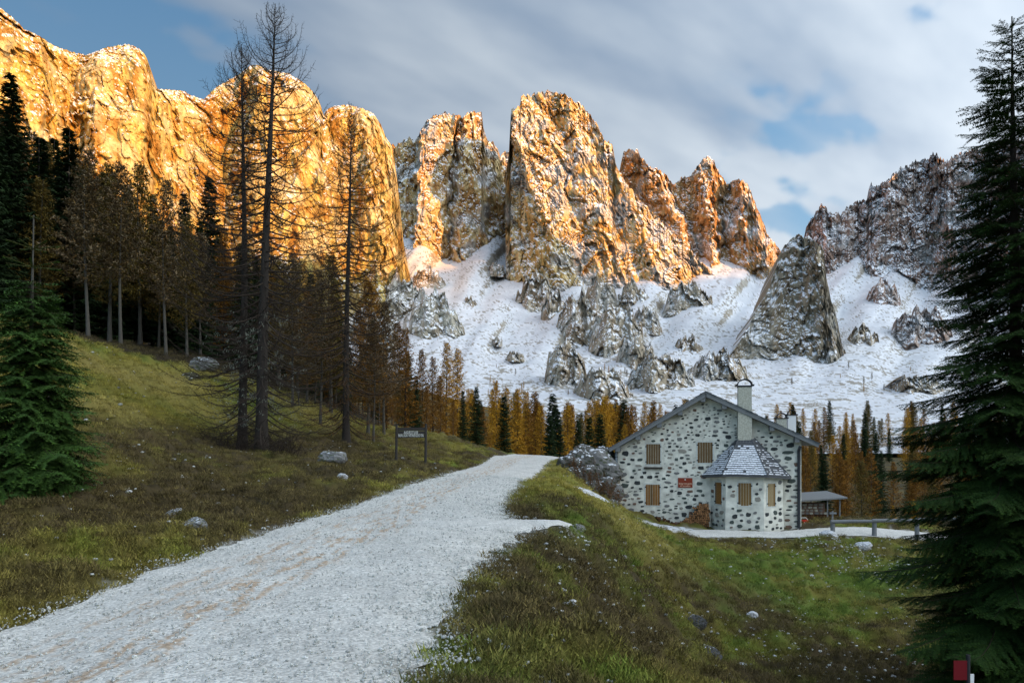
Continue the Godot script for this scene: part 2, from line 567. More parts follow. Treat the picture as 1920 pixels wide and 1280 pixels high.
	# pinnacles to its side
	massif({"label": "row of three sharp orange pinnacles beside the central peak", "x0": 1150.0, "x1": 1480.0, "rows": 190, "seed": 41.0,
		"skyline": [1150, 350, 1162, 318, 1170, 284, 1179, 281, 1195, 281, 1202, 294, 1211, 304, 1221, 314, 1233, 315, 1250, 329, 1266, 347, 1278, 333, 1296, 331, 1306, 313, 1319, 297, 1331, 292, 1339, 301, 1351, 329, 1363, 345, 1371, 341, 1388, 336, 1400, 341, 1412, 370, 1424, 398, 1432, 418, 1440, 439, 1453, 455, 1465, 471, 1480, 490],
		"foot": [1150, 560, 1480, 580],
		"depth": [1150, 2180, 1480, 2120], "lean": 0.36, "rough": 0.8, "slant": 0.3, "tall": 1.3, "jag": 2.5, "strata": 9.0, "snow": 0.68, "dust": 1.08,
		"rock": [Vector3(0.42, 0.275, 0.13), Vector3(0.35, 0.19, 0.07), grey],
		"creases": [[[280, 1160, 560, 1150], 55.0], [[281, 1196, 330, 1228, 390, 1264, 440, 1284, 560, 1310], -35.0], [[329, 1251, 390, 1278, 440, 1302, 560, 1330], 65.0],
			[[292, 1331, 340, 1327, 400, 1336, 560, 1346], -30.0], [[345, 1365, 420, 1348, 560, 1362], 50.0], [[336, 1389, 380, 1406, 420, 1421, 460, 1431, 560, 1445], -55.0], [[370, 1413, 440, 1441, 460, 1456, 560, 1475], 70.0]]})
	# shaded massif behind the spruce
	massif({"label": "broad shaded brown massif dusted with snow", "x0": 1500.0, "x1": 1960.0, "rows": 230, "seed": 58.0,
		"skyline": [1500, 460, 1510, 435, 1518, 414, 1540, 384, 1548, 386, 1558, 402, 1579, 400, 1599, 382, 1619, 372, 1627, 376, 1630, 347, 1638, 343, 1644, 351, 1668, 333, 1688, 317, 1717, 301, 1741, 299, 1749, 288, 1759, 290, 1774, 305, 1790, 292, 1814, 284, 1830, 280, 1960, 250],
		"foot": [1500, 640, 1960, 680],
		"depth": [1500, 2150, 1700, 1980, 1960, 1650], "lean": 0.62, "rough": 0.8, "slant": -0.35, "tall": 1.2, "jag": 4.0, "strata": 12.0, "snow": 0.74, "dust": 1.04,
		"rock": [Vector3(0.29, 0.225, 0.185), Vector3(0.25, 0.165, 0.125), Vector3(0.30, 0.28, 0.26)],
		"creases": [[[400, 1505, 640, 1500], 60.0], [[384, 1542, 640, 1560], -10.0], [[372, 1622, 500, 1600, 640, 1580], 40.0], [[333, 1670, 500, 1640, 640, 1650], -20.0], [[300, 1730, 450, 1740, 640, 1720], 50.0], [[290, 1760, 450, 1790, 640, 1800], -10.0], [[280, 1830, 640, 1850], 30.0], [[260, 1940, 640, 1950], -20.0]]})
	# dark pyramid standing in front
	massif({"label": "dark pyramid-shaped rock spire standing before the shaded massif", "x0": 1270.0, "x1": 1600.0, "rows": 200, "seed": 73.0,
		"skyline": [1270, 735, 1300, 712, 1340, 690, 1362, 672, 1384, 648, 1400, 618, 1416, 585, 1436, 556, 1448, 524, 1460, 486, 1470, 462, 1483, 448, 1497, 437, 1510, 445, 1522, 443, 1528, 455, 1540, 457, 1546, 471, 1549, 512, 1558, 560, 1570, 597, 1579, 645, 1600, 690],
		"foot": [1270, 745, 1600, 735],
		"depth": [1270, 1080, 1360, 1230, 1600, 1270], "lean": 0.42, "rough": 0.6, "slant": 0.12, "tall": 1.5, "jag": 2.5, "strata": 8.0, "snow": 0.74, "dust": 1.12,
		"rock": [Vector3(0.26, 0.22, 0.155), Vector3(0.20, 0.155, 0.10), Vector3(0.28, 0.255, 0.205)],
		"creases": [[[471, 1462, 520, 1446, 560, 1430, 620, 1398, 735, 1330], 40.0], [[437, 1498, 520, 1500, 600, 1488, 690, 1470], 10.0], [[455, 1536, 520, 1541, 600, 1551, 690, 1562], -70.0], [[471, 1548, 560, 1560, 650, 1582, 690, 1598], -20.0]]})
	build_snow_slopes()
	build_crags()

const BY_ROW := [405.0, 2750.0, 440.0, 2500.0, 480.0, 2330.0, 540.0, 2010.0, 580.0, 1760.0, 620.0, 1540.0, 660.0, 1330.0, 700.0, 1080.0, 740.0, 850.0, 780.0, 620.0, 815.0, 470.0, 850.0, 360.0]

# Rocks that break through the snow below the peaks: px and py of the middle, half width, half height, tilt of the top.
func build_crags() -> void:
	var crags := [[1005, 548, 40, 36, 0.1, 0], [1288, 562, 54, 34, -0.25, 0], [1620, 638, 36, 26, 0.0, 0], [1728, 620, 64, 44, -0.05, 1], [1092, 604, 58, 56, 0.1, 0], [1160, 625, 60, 60, 0.25, 0], [1062, 690, 46, 52, 0.2, 0],
		[815, 604, 66, 56, 0.3, 2], [752, 566, 60, 56, 0.2, 2], [1345, 692, 62, 34, 0.0, 0], [1245, 706, 74, 40, 0.2, 0], [1135, 722, 60, 34, 0.25, 0], [930, 505, 20, 12, 0.0, 0], [802, 522, 38, 20, 0.3, 0], [932, 640, 11, 8, 0.0, 0], [966, 668, 20, 9, 0.2, 0],
		[1190, 560, 36, 30, 0.2, 0], [1720, 724, 56, 16, 0.0, 0], [1040, 578, 28, 32, 0.1, 0], [1130, 556, 38, 34, 0.2, 0], [1212, 600, 32, 26, 0.25, 0], [700, 625, 60, 46, 0.2, 2], [880, 566, 15, 9, 0.1, 0], [1200, 668, 46, 34, 0.3, 0], [1290, 650, 34, 18, 0.1, 0], [1660, 560, 40, 36, 0.2, 1]]
	var n := 0
	for c: Array in crags:
		n += 1
		var x0: float = c[0] - c[2]
		var x1: float = c[0] + c[2]
		var skyline := []
		for k in 15:
			var u := -1.0 + k / 7.0
			skyline.append(c[0] + u * c[2])
			var bulge := pow(maxf(1.0 - u * u, 0.0), 0.7)
			skyline.append(c[1] + c[3] * (0.9 - 1.9 * bulge) + c[4] * u * c[3] + 0.34 * c[3] * noise_b.get_noise_2d(k * 0.55, n * 3.0))
		var foot := [x0, c[1] + c[3] * 1.02, x1, c[1] + c[3] * 1.02 + 2.0]
		var d := polyline(BY_ROW, c[1] + c[3] * 0.62)
		var rocks := [[Vector3(0.33, 0.28, 0.205), Vector3(0.25, 0.19, 0.125), Vector3(0.35, 0.32, 0.265)], [Vector3(0.30, 0.235, 0.195), Vector3(0.25, 0.17, 0.13), Vector3(0.31, 0.29, 0.27)], [Vector3(0.35, 0.32, 0.25), Vector3(0.28, 0.235, 0.17), Vector3(0.37, 0.35, 0.30)]]
		massif({"label": "rock outcrop breaking through the snow below the peaks", "name": "crag", "x0": x0, "x1": x1, "rows": int(c[3] * 1.3) + 10, "seed": 100.0 + n * 7.0, "skyline": skyline, "foot": foot,
			"depth": [x0, d + 40.0, c[0] - c[2] * 0.3, d - 25.0, c[0] + c[2] * 0.35, d - 30.0, x1, d + 30.0], "lean": 0.85, "rough": 0.62, "dome": 10.0, "jag": 4.5, "strata": 9.0, "snow": 0.74, "dust": 1.12, "slant": 0.25, "tall": 1.3,
			"behind": 90.0, "rock": rocks[c[5]], "creases": [[[0, x0, 900, x0], 0.0], [[0, c[0] - c[2] * 0.35, 900, c[0] - c[2] * 0.2], -12.0], [[0, c[0] + c[2] * 0.05, 900, c[0] + c[2] * 0.15], 16.0], [[0, c[0] + c[2] * 0.5, 900, c[0] + c[2] * 0.6], -10.0]]})

var slope_pos := PackedVector3Array()
var slope_cols := 0

# Snowfields and scree below the cliffs, with outcrops that break through as small cliffs.
func build_snow_slopes() -> void:
	var x0 := 600.0
	var x1 := 1990.0
	var step := 1.9
	var cols := int((x1 - x0) / step) + 1
	var rows := 300
	var y_low := 850.0
	var by_row := BY_ROW
	var pos := PackedVector3Array()
	var nor := PackedVector3Array()
	var col := PackedColorArray()
	pos.resize(cols * rows)
	nor.resize(cols * rows)
	col.resize(cols * rows)
	for j in rows:
		var climb := pow(float(j) / (rows - 1), 1.25)
		for i in cols:
			var px := x0 + step * i
			var py := lerpf(y_low, polyline([600.0, 440.0, 730.0, 440.0, 800.0, 420.0, 1380.0, 425.0, 1430.0, 485.0, 1500.0, 495.0, 1540.0, 450.0, 1990.0, 450.0], px), climb)
			var wx := px + 9.0 * noise_b.get_noise_2d(px * 0.03, py * 0.03) + 2.0 * noise_b.get_noise_2d(px * 0.1, py * 0.1 + 50.0)
			var wy := py + 9.0 * noise_b.get_noise_2d(px * 0.03 + 40.0, py * 0.03) + 1.5 * noise_b.get_noise_2d(px * 0.1 + 20.0, py * 0.1)
			var d := polyline(by_row, py)
			# cones of scree that fan out below the gullies
			var cone := noise_b.get_noise_2d(px * 0.009 + 0.004 * py, py * 0.004 + 3.3) * 90.0 + noise_b.get_noise_2d(px * 0.03 + 0.02 * py, py * 0.012 + 8.1) * 9.0
			d += cone * clampf((780.0 - py) / 200.0, 0.0, 1.0)
			var p := at_pixel(px, py, d)
			var r := ridged.get_noise_3d(p.x / 80.0, p.y / 150.0, p.z / 260.0)
			var s3 := noise_a.get_noise_3d(p.x / 18.0, p.y / 26.0, p.z / 70.0)
			var k := j * cols + i
			d -= 5.0 * r + 2.5 * s3
			pos[k] = at_pixel(px, py, d)
	for j in rows:
		for i in cols:
			var k := j * cols + i
			var a := pos[k + 1] if i < cols - 1 else pos[k]
			var b := pos[k - 1] if i > 0 else pos[k]
			var e := pos[k + cols] if j < rows - 1 else pos[k]
			var g := pos[k - cols] if j > 0 else pos[k]
			var nn := (a - b).cross(e - g).normalized()
			nor[k] = nn
			var p := pos[k]
			var grainy := noise_b.get_noise_3d(p.x / 6.0, p.y / 5.0, p.z / 18.0)
			var patch := noise_a.get_noise_3d(p.x / 80.0, p.y / 60.0, p.z / 80.0)
			var bare := 0.26 * patch + 0.20 * grainy - 0.16 * clampf((420.0 - p.y) / 420.0, 0.0, 1.0)
			var spots := noise_a.get_noise_3d(p.x / 9.0, p.y / 9.0 + 4.0, p.z / 20.0) + 0.75 * patch
			var lower := clampf((260.0 - p.y) / 230.0, 0.0, 1.0)
			if nn.y + bare > 0.58 and spots < 0.42 - 0.26 * lower:
				var w := 0.61 + 0.06 * grainy + 0.14 * patch
				col[k] = Color(w, w * 1.005, w * 1.02)
			else:
				var stain := noise_a.get_noise_3d(p.x / 30.0, p.y / 60.0, p.z / 30.0)
				var c := Vector3(0.37, 0.345, 0.29).lerp(Vector3(0.27, 0.225, 0.165), smoothstep(-0.2, 0.4, stain)) * (1.0 + 0.3 * grainy)
				if spots > 0.3 and nn.y > 0.4:
					c = Vector3(0.29, 0.265, 0.225)
				col[k] = Color(c.x, c.y, c.z)
	slope_pos = pos
	slope_cols = cols
	var m := put("snow_slopes", grid_mesh(pos, nor, col, cols, rows), mats.rock_face)
	tag(m, "snowy scree slopes and outcrops at the foot of the peaks", "", "", "structure")

# The range behind the camera whose shadow has already climbed out of the valley.
func build_shading_ridge() -> void:
	var a := deg_to_rad(SUN_AZIMUTH)
	var towards := Vector3(sin(a), 0, cos(a))
	var along := Vector3(cos(a), 0, -sin(a))
	var dist := 3600.0
	var crest := [-4200.0, 700.0, -1500.0, 850.0, 200.0, 900.0, 700.0, 930.0, 1000.0, 950.0, 1200.0, 1000.0, 1330.0, 1110.0, 1440.0, 1130.0, 1490.0, 1100.0, 1540.0, 985.0, 1600.0, 955.0, 1800.0, 985.0, 1950.0, 1030.0, 2100.0, 1060.0, 3000.0, 1060.0, 4200.0, 900.0]
	var cols := 420
	var rows := 27
	var pos := PackedVector3Array()
	var nor := PackedVector3Array()
	var col := PackedColorArray()
	pos.resize(cols * rows); nor.resize(cols * rows); col.resize(cols * rows)
	for j in rows:
		var t := float(j) / (rows - 1) * 2.0 - 1.0
		for i in cols:
			var q := lerpf(-4200.0, 4200.0, float(i) / (cols - 1))
			var h := polyline(crest, q) + 16.0 * noise_a.get_noise_2d(q / 160.0, 2.0)
			var p := along * q + towards * (dist + 1500.0 * t)
			p.y = lerpf(h, -30.0, pow(absf(t), 1.15)) + (18.0 * noise_a.get_noise_2d(p.x / 200.0, p.z / 200.0) if j != rows / 2 else 0.0)
			pos[j * cols + i] = p
			col[j * cols + i] = Color(0.16, 0.16, 0.15) if p.y < 500.0 + 200.0 * noise_b.get_noise_2d(p.x / 300.0, p.z / 300.0) else Color(0.6, 0.6, 0.62)
	for j in rows:
		for i in cols:
			var k := j * cols + i
			var g := pos[k + 1] if i < cols - 1 else pos[k]
			var b := pos[k - 1] if i > 0 else pos[k]
			var e := pos[k + cols] if j < rows - 1 else pos[k]
			var f := pos[k - cols] if j > 0 else pos[k]
			var nn := (g - b).cross(e - f).normalized()
			nor[k] = nn if nn.y > 0.0 else -nn
	var m := put("mountain", grid_mesh(pos, nor, col, cols, rows, true), mats.rock_face)
	tag(m, "range across the valley behind the viewer that shades the meadow", "", "", "structure")

# ---------------------------------------------------------------- ground

const NU := 150
const NV := 170
const U_MAX := 1.05
const D_FAR := 800.0
var cache := PackedFloat32Array()
var v_lo := log(4.2)
var v_hi := log(D_FAR + 3.0)

# Heights that the picture and the things standing there imply: px, py, distance; then x, distance, height.
const SEEN := [[0, 1190, 6.8], [0, 1100, 8.4], [0, 1000, 10.5], [65, 930, 14], [-100, 900, 14], [300, 960, 15.5], [200, 850, 20], [420, 930, 19.5], [560, 920, 22], [560, 872, 29],
	[470, 855, 33], [650, 835, 42], [200, 760, 29], [0, 760, 25], [0, 600, 40], [160, 640, 44], [300, 680, 48], [400, 702, 50], [300, 780, 35], [450, 740, 46], [600, 790, 48], [700, 800, 58],
	[742, 868, 34], [797, 880, 34], [820, 812, 60], [880, 832, 62], [870, 868, 46],
	[1400, 1280, 16], [1700, 1280, 19], [1100, 1105, 13.0], [1250, 1150, 20], [1450, 1150, 26], [1600, 1100, 33], [1300, 1060, 29], [1300, 1012, 40], [1420, 1013, 40.5], [1520, 1010, 41], [1620, 1004, 42], [1500, 1060, 36],
	[1230, 1006, 35], [1000, 905, 31], [1095, 918, 39], [1160, 952, 43], [1230, 986, 44], [1330, 996, 44], [1450, 1003, 43.2], [1010, 1045, 12.4], [1110, 993, 17.2], [1150, 997, 20], [1190, 1000, 26], [1145, 1035, 15.4], [1180, 1100, 15.0], [1180, 1062, 20.5], [1100, 965, 22], [1060, 950, 22], [1150, 975, 28], [1060, 928, 27], [985, 950, 20]]
const STOOD := [[-8, 5, 0.75], [-9, 2.2, 0.8], [-4.6, 2.2, 0.0], [-2.5, 2.2, 0.0], [-0.6, 2.2, 0.0], [-2.5, 6, 0.08], [-0.65, 6, 0.07], [-4.4, 6, 0.06], [-2.3, 10, 0.14], [-4.1, 10, 0.16], [-0.45, 10, 0.12], [-2.0, 15, 0.22], [0.9, 14.2, 0.16], [1.15, 15.5, 0.10], [0.0, 14.5, 0.20], [0.5, 15.2, 0.18], [0.0, 12.6, 0.10], [0.3, 17, 0.22], [1.45, 16.4, 0.0], [1.45, 15.3, -0.14], [0.6, 13.6, 0.0], [-3.9, 14, 0.23], [-0.25, 18, 0.26],
	[-1.8, 20, 0.29], [-3.5, 20, 0.32], [-1.3, 30, 0.44], [-2.8, 30, 0.47], [0.36, 30, 0.42], [0, 45, 0.66], [-1.75, 45, 0.7], [1.8, 45, 0.62], [1.4, 60, 0.88], [-0.8, 60, 0.95], [3.4, 60, 0.84], [5, 75, 0.3], [3, 75, 0.4],
	[-22, 70, 8.5], [-30, 52, 9.0], [-40, 70, 11.5], [-66, 110, 19], [-30, 110, 8], [-10, 90, 0.5], [-15, 140, -2], [0, 90, -2.5], [10, 90, -4.5], [0, 150, -8], [-50, 200, 18], [-120, 200, 40], [-100, 110, 30], [-60, 60, 13], [-160, 350, 70],
	[6.4, 47, -1.9], [5.2, 47, -0.9], [4.6, 52, 0.2], [8, 58, -1.2], [17, 47, -3.05], [22, 46, -3.1], [25, 52, -3.2], [17, 60, -3.4], [30, 70, -6], [20, 110, -12], [60, 110, -13], [40, 150, -11], [150, 350, -3], [50, 350, 1], [0, 350, -1], [0, 250, -7], [100, 200, -9],
	[0, 600, 24], [250, 600, 12], [-200, 600, 90], [400, 600, 10], [40, 40, -4], [45, 30, -6], [25, 20, -5.5], [12, 10, -4.0], [6, 8, -2.3], [3, 5, -1.0], [8, 2.2, -2.6], [0.5, 3, -0.05], [0.9, 8, -0.35], [0.4, 6, -0.12]]
var ctl_u := PackedFloat64Array()
var ctl_v := PackedFloat64Array()
var ctl_w := PackedFloat64Array()

func solve_ground() -> void:
	var hs := PackedFloat64Array()
	for s in SEEN:
		var p := at_pixel(s[0], s[1], s[2])
		var w := -p.z + 3.0
		ctl_u.append(p.x / w); ctl_v.append(log(w)); hs.append(p.y)
	for s in STOOD:
		var w: float = s[1] + 3.0
		ctl_u.append(s[0] / w); ctl_v.append(log(w)); hs.append(s[2])
	var n := hs.size()
	var m := n + 3
	# thin plate through all of them, in metres of height over (bearing, log distance)
	var rows: Array[PackedFloat64Array] = []
	for i in m:
		var r := PackedFloat64Array()
		r.resize(m + 1)
		rows.append(r)
	for i in n:
		for j in n:
			rows[i][j] = plate(ctl_u[i] - ctl_u[j], ctl_v[i] - ctl_v[j])
		rows[i][i] += 0.0006
		rows[i][n] = 1.0; rows[i][n + 1] = ctl_u[i]; rows[i][n + 2] = ctl_v[i]
		rows[n][i] = 1.0; rows[n + 1][i] = ctl_u[i]; rows[n + 2][i] = ctl_v[i]
		rows[i][m] = hs[i]
	for i in m:
		var best := i
		for r in range(i + 1, m):
			if absf(rows[r][i]) > absf(rows[best][i]): best = r
		var swap := rows[i]; rows[i] = rows[best]; rows[best] = swap
		var piv := rows[i]
		for r in range(i + 1, m):
			var f := rows[r][i] / piv[i]
			if f == 0.0: continue
			var row := rows[r]
			for k in range(i, m + 1):
				row[k] -= f * piv[k]
			rows[r] = row
	ctl_w.resize(m)
	for i in range(m - 1, -1, -1):
		var s := rows[i][m]
		for k in range(i + 1, m):
			s -= rows[i][k] * ctl_w[k]
		ctl_w[i] = s / rows[i][i]
	cache.resize(NU * NV)
	for b in NV:
		var v := lerpf(v_lo, v_hi, float(b) / (NV - 1))
		for a in NU:
			var u := lerpf(-U_MAX, U_MAX, float(a) / (NU - 1))
			var s := ctl_w[n] + ctl_w[n + 1] * u + ctl_w[n + 2] * v
			for k in n:
				var du := u - ctl_u[k]
				var dv := (v - ctl_v[k]) * 0.45
				var rr := du * du + dv * dv
				if rr > 1e-12:
					s += ctl_w[k] * rr * log(rr)
			cache[b * NU + a] = s

func plate(du: float, dv: float) -> float:
	dv *= 0.45
	var rr := du * du + dv * dv
	return rr * log(rr) if rr > 1e-12 else 0.0

func smooth_h(x: float, d: float) -> float:
	var w := maxf(d, 1.3) + 3.0
	var fu := clampf((x / w + U_MAX) / (2.0 * U_MAX) * (NU - 1), 0.0, NU - 1.001)
	var fv := clampf((log(w) - v_lo) / (v_hi - v_lo) * (NV - 1), 0.0, NV - 1.001)
	var a := int(fu)
	var b := int(fv)
	fu -= a
	fv -= b
	var k := b * NU + a
	return lerpf(lerpf(cache[k], cache[k + 1], fu), lerpf(cache[k + NU], cache[k + NU + 1], fu), fv)

const ROAD_L := [0.0, -4.65, 6.0, -4.45, 10.0, -4.2, 14.0, -3.95, 20.0, -3.5, 30.0, -2.8, 45.0, -1.75, 60.0, -0.75, 75.0, 1.5, 95.0, 5.0]
const ROAD_R := [0.0, -0.75, 6.0, -0.65, 8.0, -0.62, 10.3, -0.42, 12.4, -0.05, 14.0, 0.1, 17.0, -0.25, 20.0, -0.22, 30.0, 0.36, 45.0, 1.8, 60.0, 3.4, 75.0, 6.0, 95.0, 10.0]
# fork of the side track, and the yard before the house: x, distance, half width
const SPUR := [[-1.6, 14.3, 1.3], [-0.5, 14.4, 1.0], [0.15, 14.7, 0.68], [0.65, 15.0, 0.40], [1.15, 15.5, 0.04]]
const TRACK := [[6.9, 41.8, 0.5], [8.8, 42.2, 1.2], [11.5, 43.2, 1.6], [14.5, 43.2, 1.5], [18.0, 43.6, 1.7], [22.0, 43.8, 2.0], [30.0, 44.2, 2.0]]
const TRAIL := [[3.1, 37.2, 0.35], [4.0, 39.6, 0.55], [5.2, 42.0, 0.75], [6.6, 43.4, 0.9], [8.2, 44.2, 1.0], [10.0, 44.8, 1.0]]

func near_line(line: Array, x: float, d: float) -> float:
	# distance to the edge of a path, negative inside it
	var best := 1e9
	for k in line.size() - 1:
		var a: Array = line[k]
		var b: Array = line[k + 1]
		var ab := Vector2(b[0] - a[0], b[1] - a[1])
		var ap := Vector2(x - a[0], d - a[1])
		var t := clampf(ap.dot(ab) / ab.length_squared(), 0.0, 1.0)
		best = minf(best, (ap - ab * t).length() - lerpf(a[2], b[2], t))
	return best

func off_road(x: float, d: float) -> float:
	if d > 100.0: return 9.0
	var best := maxf(polyline(ROAD_L, d) - x, x - polyline(ROAD_R, d))
	if best > -0.5 and d > 12.0 and d < 48.0 and x > -2.0:
		best = minf(best, near_line(SPUR, x, d) if d < 22.0 else near_line(TRACK, x, d))
		if d > 34.0: best = minf(best, near_line(TRAIL, x, d))
	return best

func ground_h(x: float, d: float) -> float:
	var h := smooth_h(x, d)
	var free := clampf(off_road(x, d) / 0.9, 0.0, 1.0)
	if free > 0.0 and d < 120.0:
		h += free * (0.20 * noise_b.get_noise_2d(x / 3.1, d / 3.1) + 0.14 * noise_b.get_noise_2d(x / 0.9, d / 0.9 + 30.0) + 0.06 * noise_b.get_noise_2d(x / 0.28, d / 0.28))
	return h

func on_ground(x: float, d: float) -> Vector3:
	return Vector3(x, ground_h(x, d), -d)

# turf colours by place: green, olive, straw, heather brown
func turf(x: float, d: float, h: float) -> Vector3:
	var a := noise_a.get_noise_2d(x / 5.5, d / 5.5)
	var b := noise_a.get_noise_2d(x / 1.3 + 40.0, d / 1.3)
	var c := noise_b.get_noise_2d(x / 9.0 + 9.0, d / 9.0)
	var green := Vector3(0.085, 0.128, 0.018)
	var olive := Vector3(0.180, 0.155, 0.026)
	var straw := Vector3(0.245, 0.195, 0.055)
	var brown := Vector3(0.058, 0.042, 0.020)
	# which plants grow where: pasture on the rise, heather and dead growth on the road banks, fresh green below the house
	var pasture := smoothstep(1.6, 3.4, h) if x < 0.0 else smoothstep(20.0, 27.0, d) * smoothstep(-3.2, -1.2, h)
	var fresh := 0.0
	if x > 0.0:
		fresh = smoothstep(0.8, 0.0, absf(d - 31.0 - 0.35 * (x - 8.0)) / 12.0) * smoothstep(2.5, 6.0, x)
	var heath := (1.0 - pasture) * (1.0 - 0.8 * fresh)
	var col := olive.lerp(green, clampf(0.12 + 1.1 * a + 0.8 * b + 0.75 * fresh - (0.45 * heath if x < -3.0 else 0.0), 0.0, 1.0))
	col = col.lerp(straw, clampf(0.5 * pasture * (0.9 + 1.2 * c + 0.6 * b), 0.0, 0.8))
	col = col.lerp(brown, clampf(heath * (0.95 - 0.7 * a - 0.8 * b + 0.3 * c if x < -4.0 else 0.72 - 1.3 * a - 1.1 * b + 0.5 * c), 0.0, 0.95))
	# needle litter under the trees beyond the pasture
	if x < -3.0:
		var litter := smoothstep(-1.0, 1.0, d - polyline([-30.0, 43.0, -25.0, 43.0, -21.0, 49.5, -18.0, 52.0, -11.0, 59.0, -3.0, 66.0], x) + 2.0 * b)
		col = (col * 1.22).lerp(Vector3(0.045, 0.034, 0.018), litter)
		return col
	return col * 1.22

func build_ground() -> void:
	var cols := 560
	var rows := 470
	var pos := PackedVector3Array()
	var nor := PackedVector3Array()
	var col := PackedColorArray()
	pos.resize(cols * rows); nor.resize(cols * rows); col.resize(cols * rows)
	for j in rows:
		var w := exp(lerpf(v_lo, log(703.0), float(j) / (rows - 1)))
		var d := w - 3.0
		for i in cols:
			var u := lerpf(-1.02, 1.02, float(i) / (cols - 1))
			var x := u * w
			var h := ground_h(x, d)
			pos[j * cols + i] = Vector3(x, h, -d)
			var c: Vector3
			if d < 75.0:
				c = turf(x, d, h)
				var e := off_road(x, d)
				if e < 0.2:
					var mix := smoothstep(0.16, -0.12, e + 0.3 * noise_b.get_noise_2d(x / 0.22, d / 0.22))
					c = c.lerp(Vector3(0.36, 0.35, 0.31), 0.75 * mix)
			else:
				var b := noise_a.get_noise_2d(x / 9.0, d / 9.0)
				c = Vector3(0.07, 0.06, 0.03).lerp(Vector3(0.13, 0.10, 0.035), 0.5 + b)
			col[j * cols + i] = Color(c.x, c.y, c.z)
	for j in rows:
		for i in cols:
			var k := j * cols + i
			var a := pos[k + 1] if i < cols - 1 else pos[k]
			var b := pos[k - 1] if i > 0 else pos[k]
			var e := pos[k + cols] if j < rows - 1 else pos[k]
			var g := pos[k - cols] if j > 0 else pos[k]
			nor[k] = (a - b).cross(e - g).normalized()
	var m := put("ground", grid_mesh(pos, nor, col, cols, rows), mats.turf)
	tag(m, "grazed autumn meadow of green, straw and brown turf", "", "", "structure")
	# the valley floor round and behind the viewer
	var s := Shape.new()
	s.ink = Color(0.11, 0.11, 0.05)
	var y := -3.0
	s.quad(Vector3(-3000, y, -1.15), Vector3(3000, y, -1.15), Vector3(3000, -30, 5200), Vector3(-3000, -30, 5200))
	var back := put("ground", s.mesh(), mats.turf)
	tag(back, "valley meadow stretching away behind the viewer", "", "", "structure")

func strip_mesh(left: PackedVector3Array, right: PackedVector3Array, across: int, color_of: Callable) -> ArrayMesh:
	var rows := left.size()
	var cols := across + 1
	var pos := PackedVector3Array()
	var nor := PackedVector3Array()
	var col := PackedColorArray()
	for j in rows:
		for i in cols:
			var t := float(i) / across
			var p := left[j].lerp(right[j], t)
			p.y = smooth_h(p.x, -p.z) + 0.012 + 0.02 * sin(PI * t)
			p.y += 0.012 * noise_b.get_noise_2d(p.x / 0.7, p.z / 0.7)
			pos.append(p)
			nor.append(Vector3.UP)
			col.append(color_of.call(p.x, -p.z, t))
	for j in rows:
		for i in cols:
			var k := j * cols + i
			var a := pos[k + 1] if i < cols - 1 else pos[k]
			var b := pos[k - 1] if i > 0 else pos[k]
			var e := pos[k + cols] if j < rows - 1 else pos[k]
			var g := pos[k - cols] if j > 0 else pos[k]
			var nn := (a - b).cross(e - g).normalized()
			nor[k] = nn if nn.y > 0.0 else -nn
	return grid_mesh(pos, nor, col, cols, rows)

func gravel_color(x: float, d: float, t: float) -> Color:
	var b := noise_a.get_noise_2d(x / 1.1, d / 1.6)
	var f := noise_b.get_noise_2d(x / 0.12, d / 0.15)
	var c := Vector3(0.66, 0.64, 0.585) * (1.0 + 0.14 * b + 0.10 * f)
	# rusty wheel-worn streaks of clay along the middle
	var rust := noise_b.get_noise_2d(x / 0.16 + 5.0, d / 1.4) + 0.6 * noise_b.get_noise_2d(x / 0.05, d / 0.12)
	var band := smoothstep(0.16, 0.02, absf(t - 0.42)) + 0.6 * smoothstep(0.10, 0.0, absf(t - 0.22))
	var k := clampf(band * smoothstep(0.15, 0.75, rust), 0.0, 0.65)
	c = c.lerp(Vector3(0.46, 0.27, 0.12), k)
	var dirt := smoothstep(0.2, 0.6, noise_a.get_noise_2d(x / 0.8 + 20.0, d / 1.4)) * smoothstep(0.80, 0.97, t) * smoothstep(14.0, 9.0, d)
	c = c.lerp(Vector3(0.20, 0.175, 0.11), 0.7 * dirt)
	return Color(c.x, c.y, c.z)

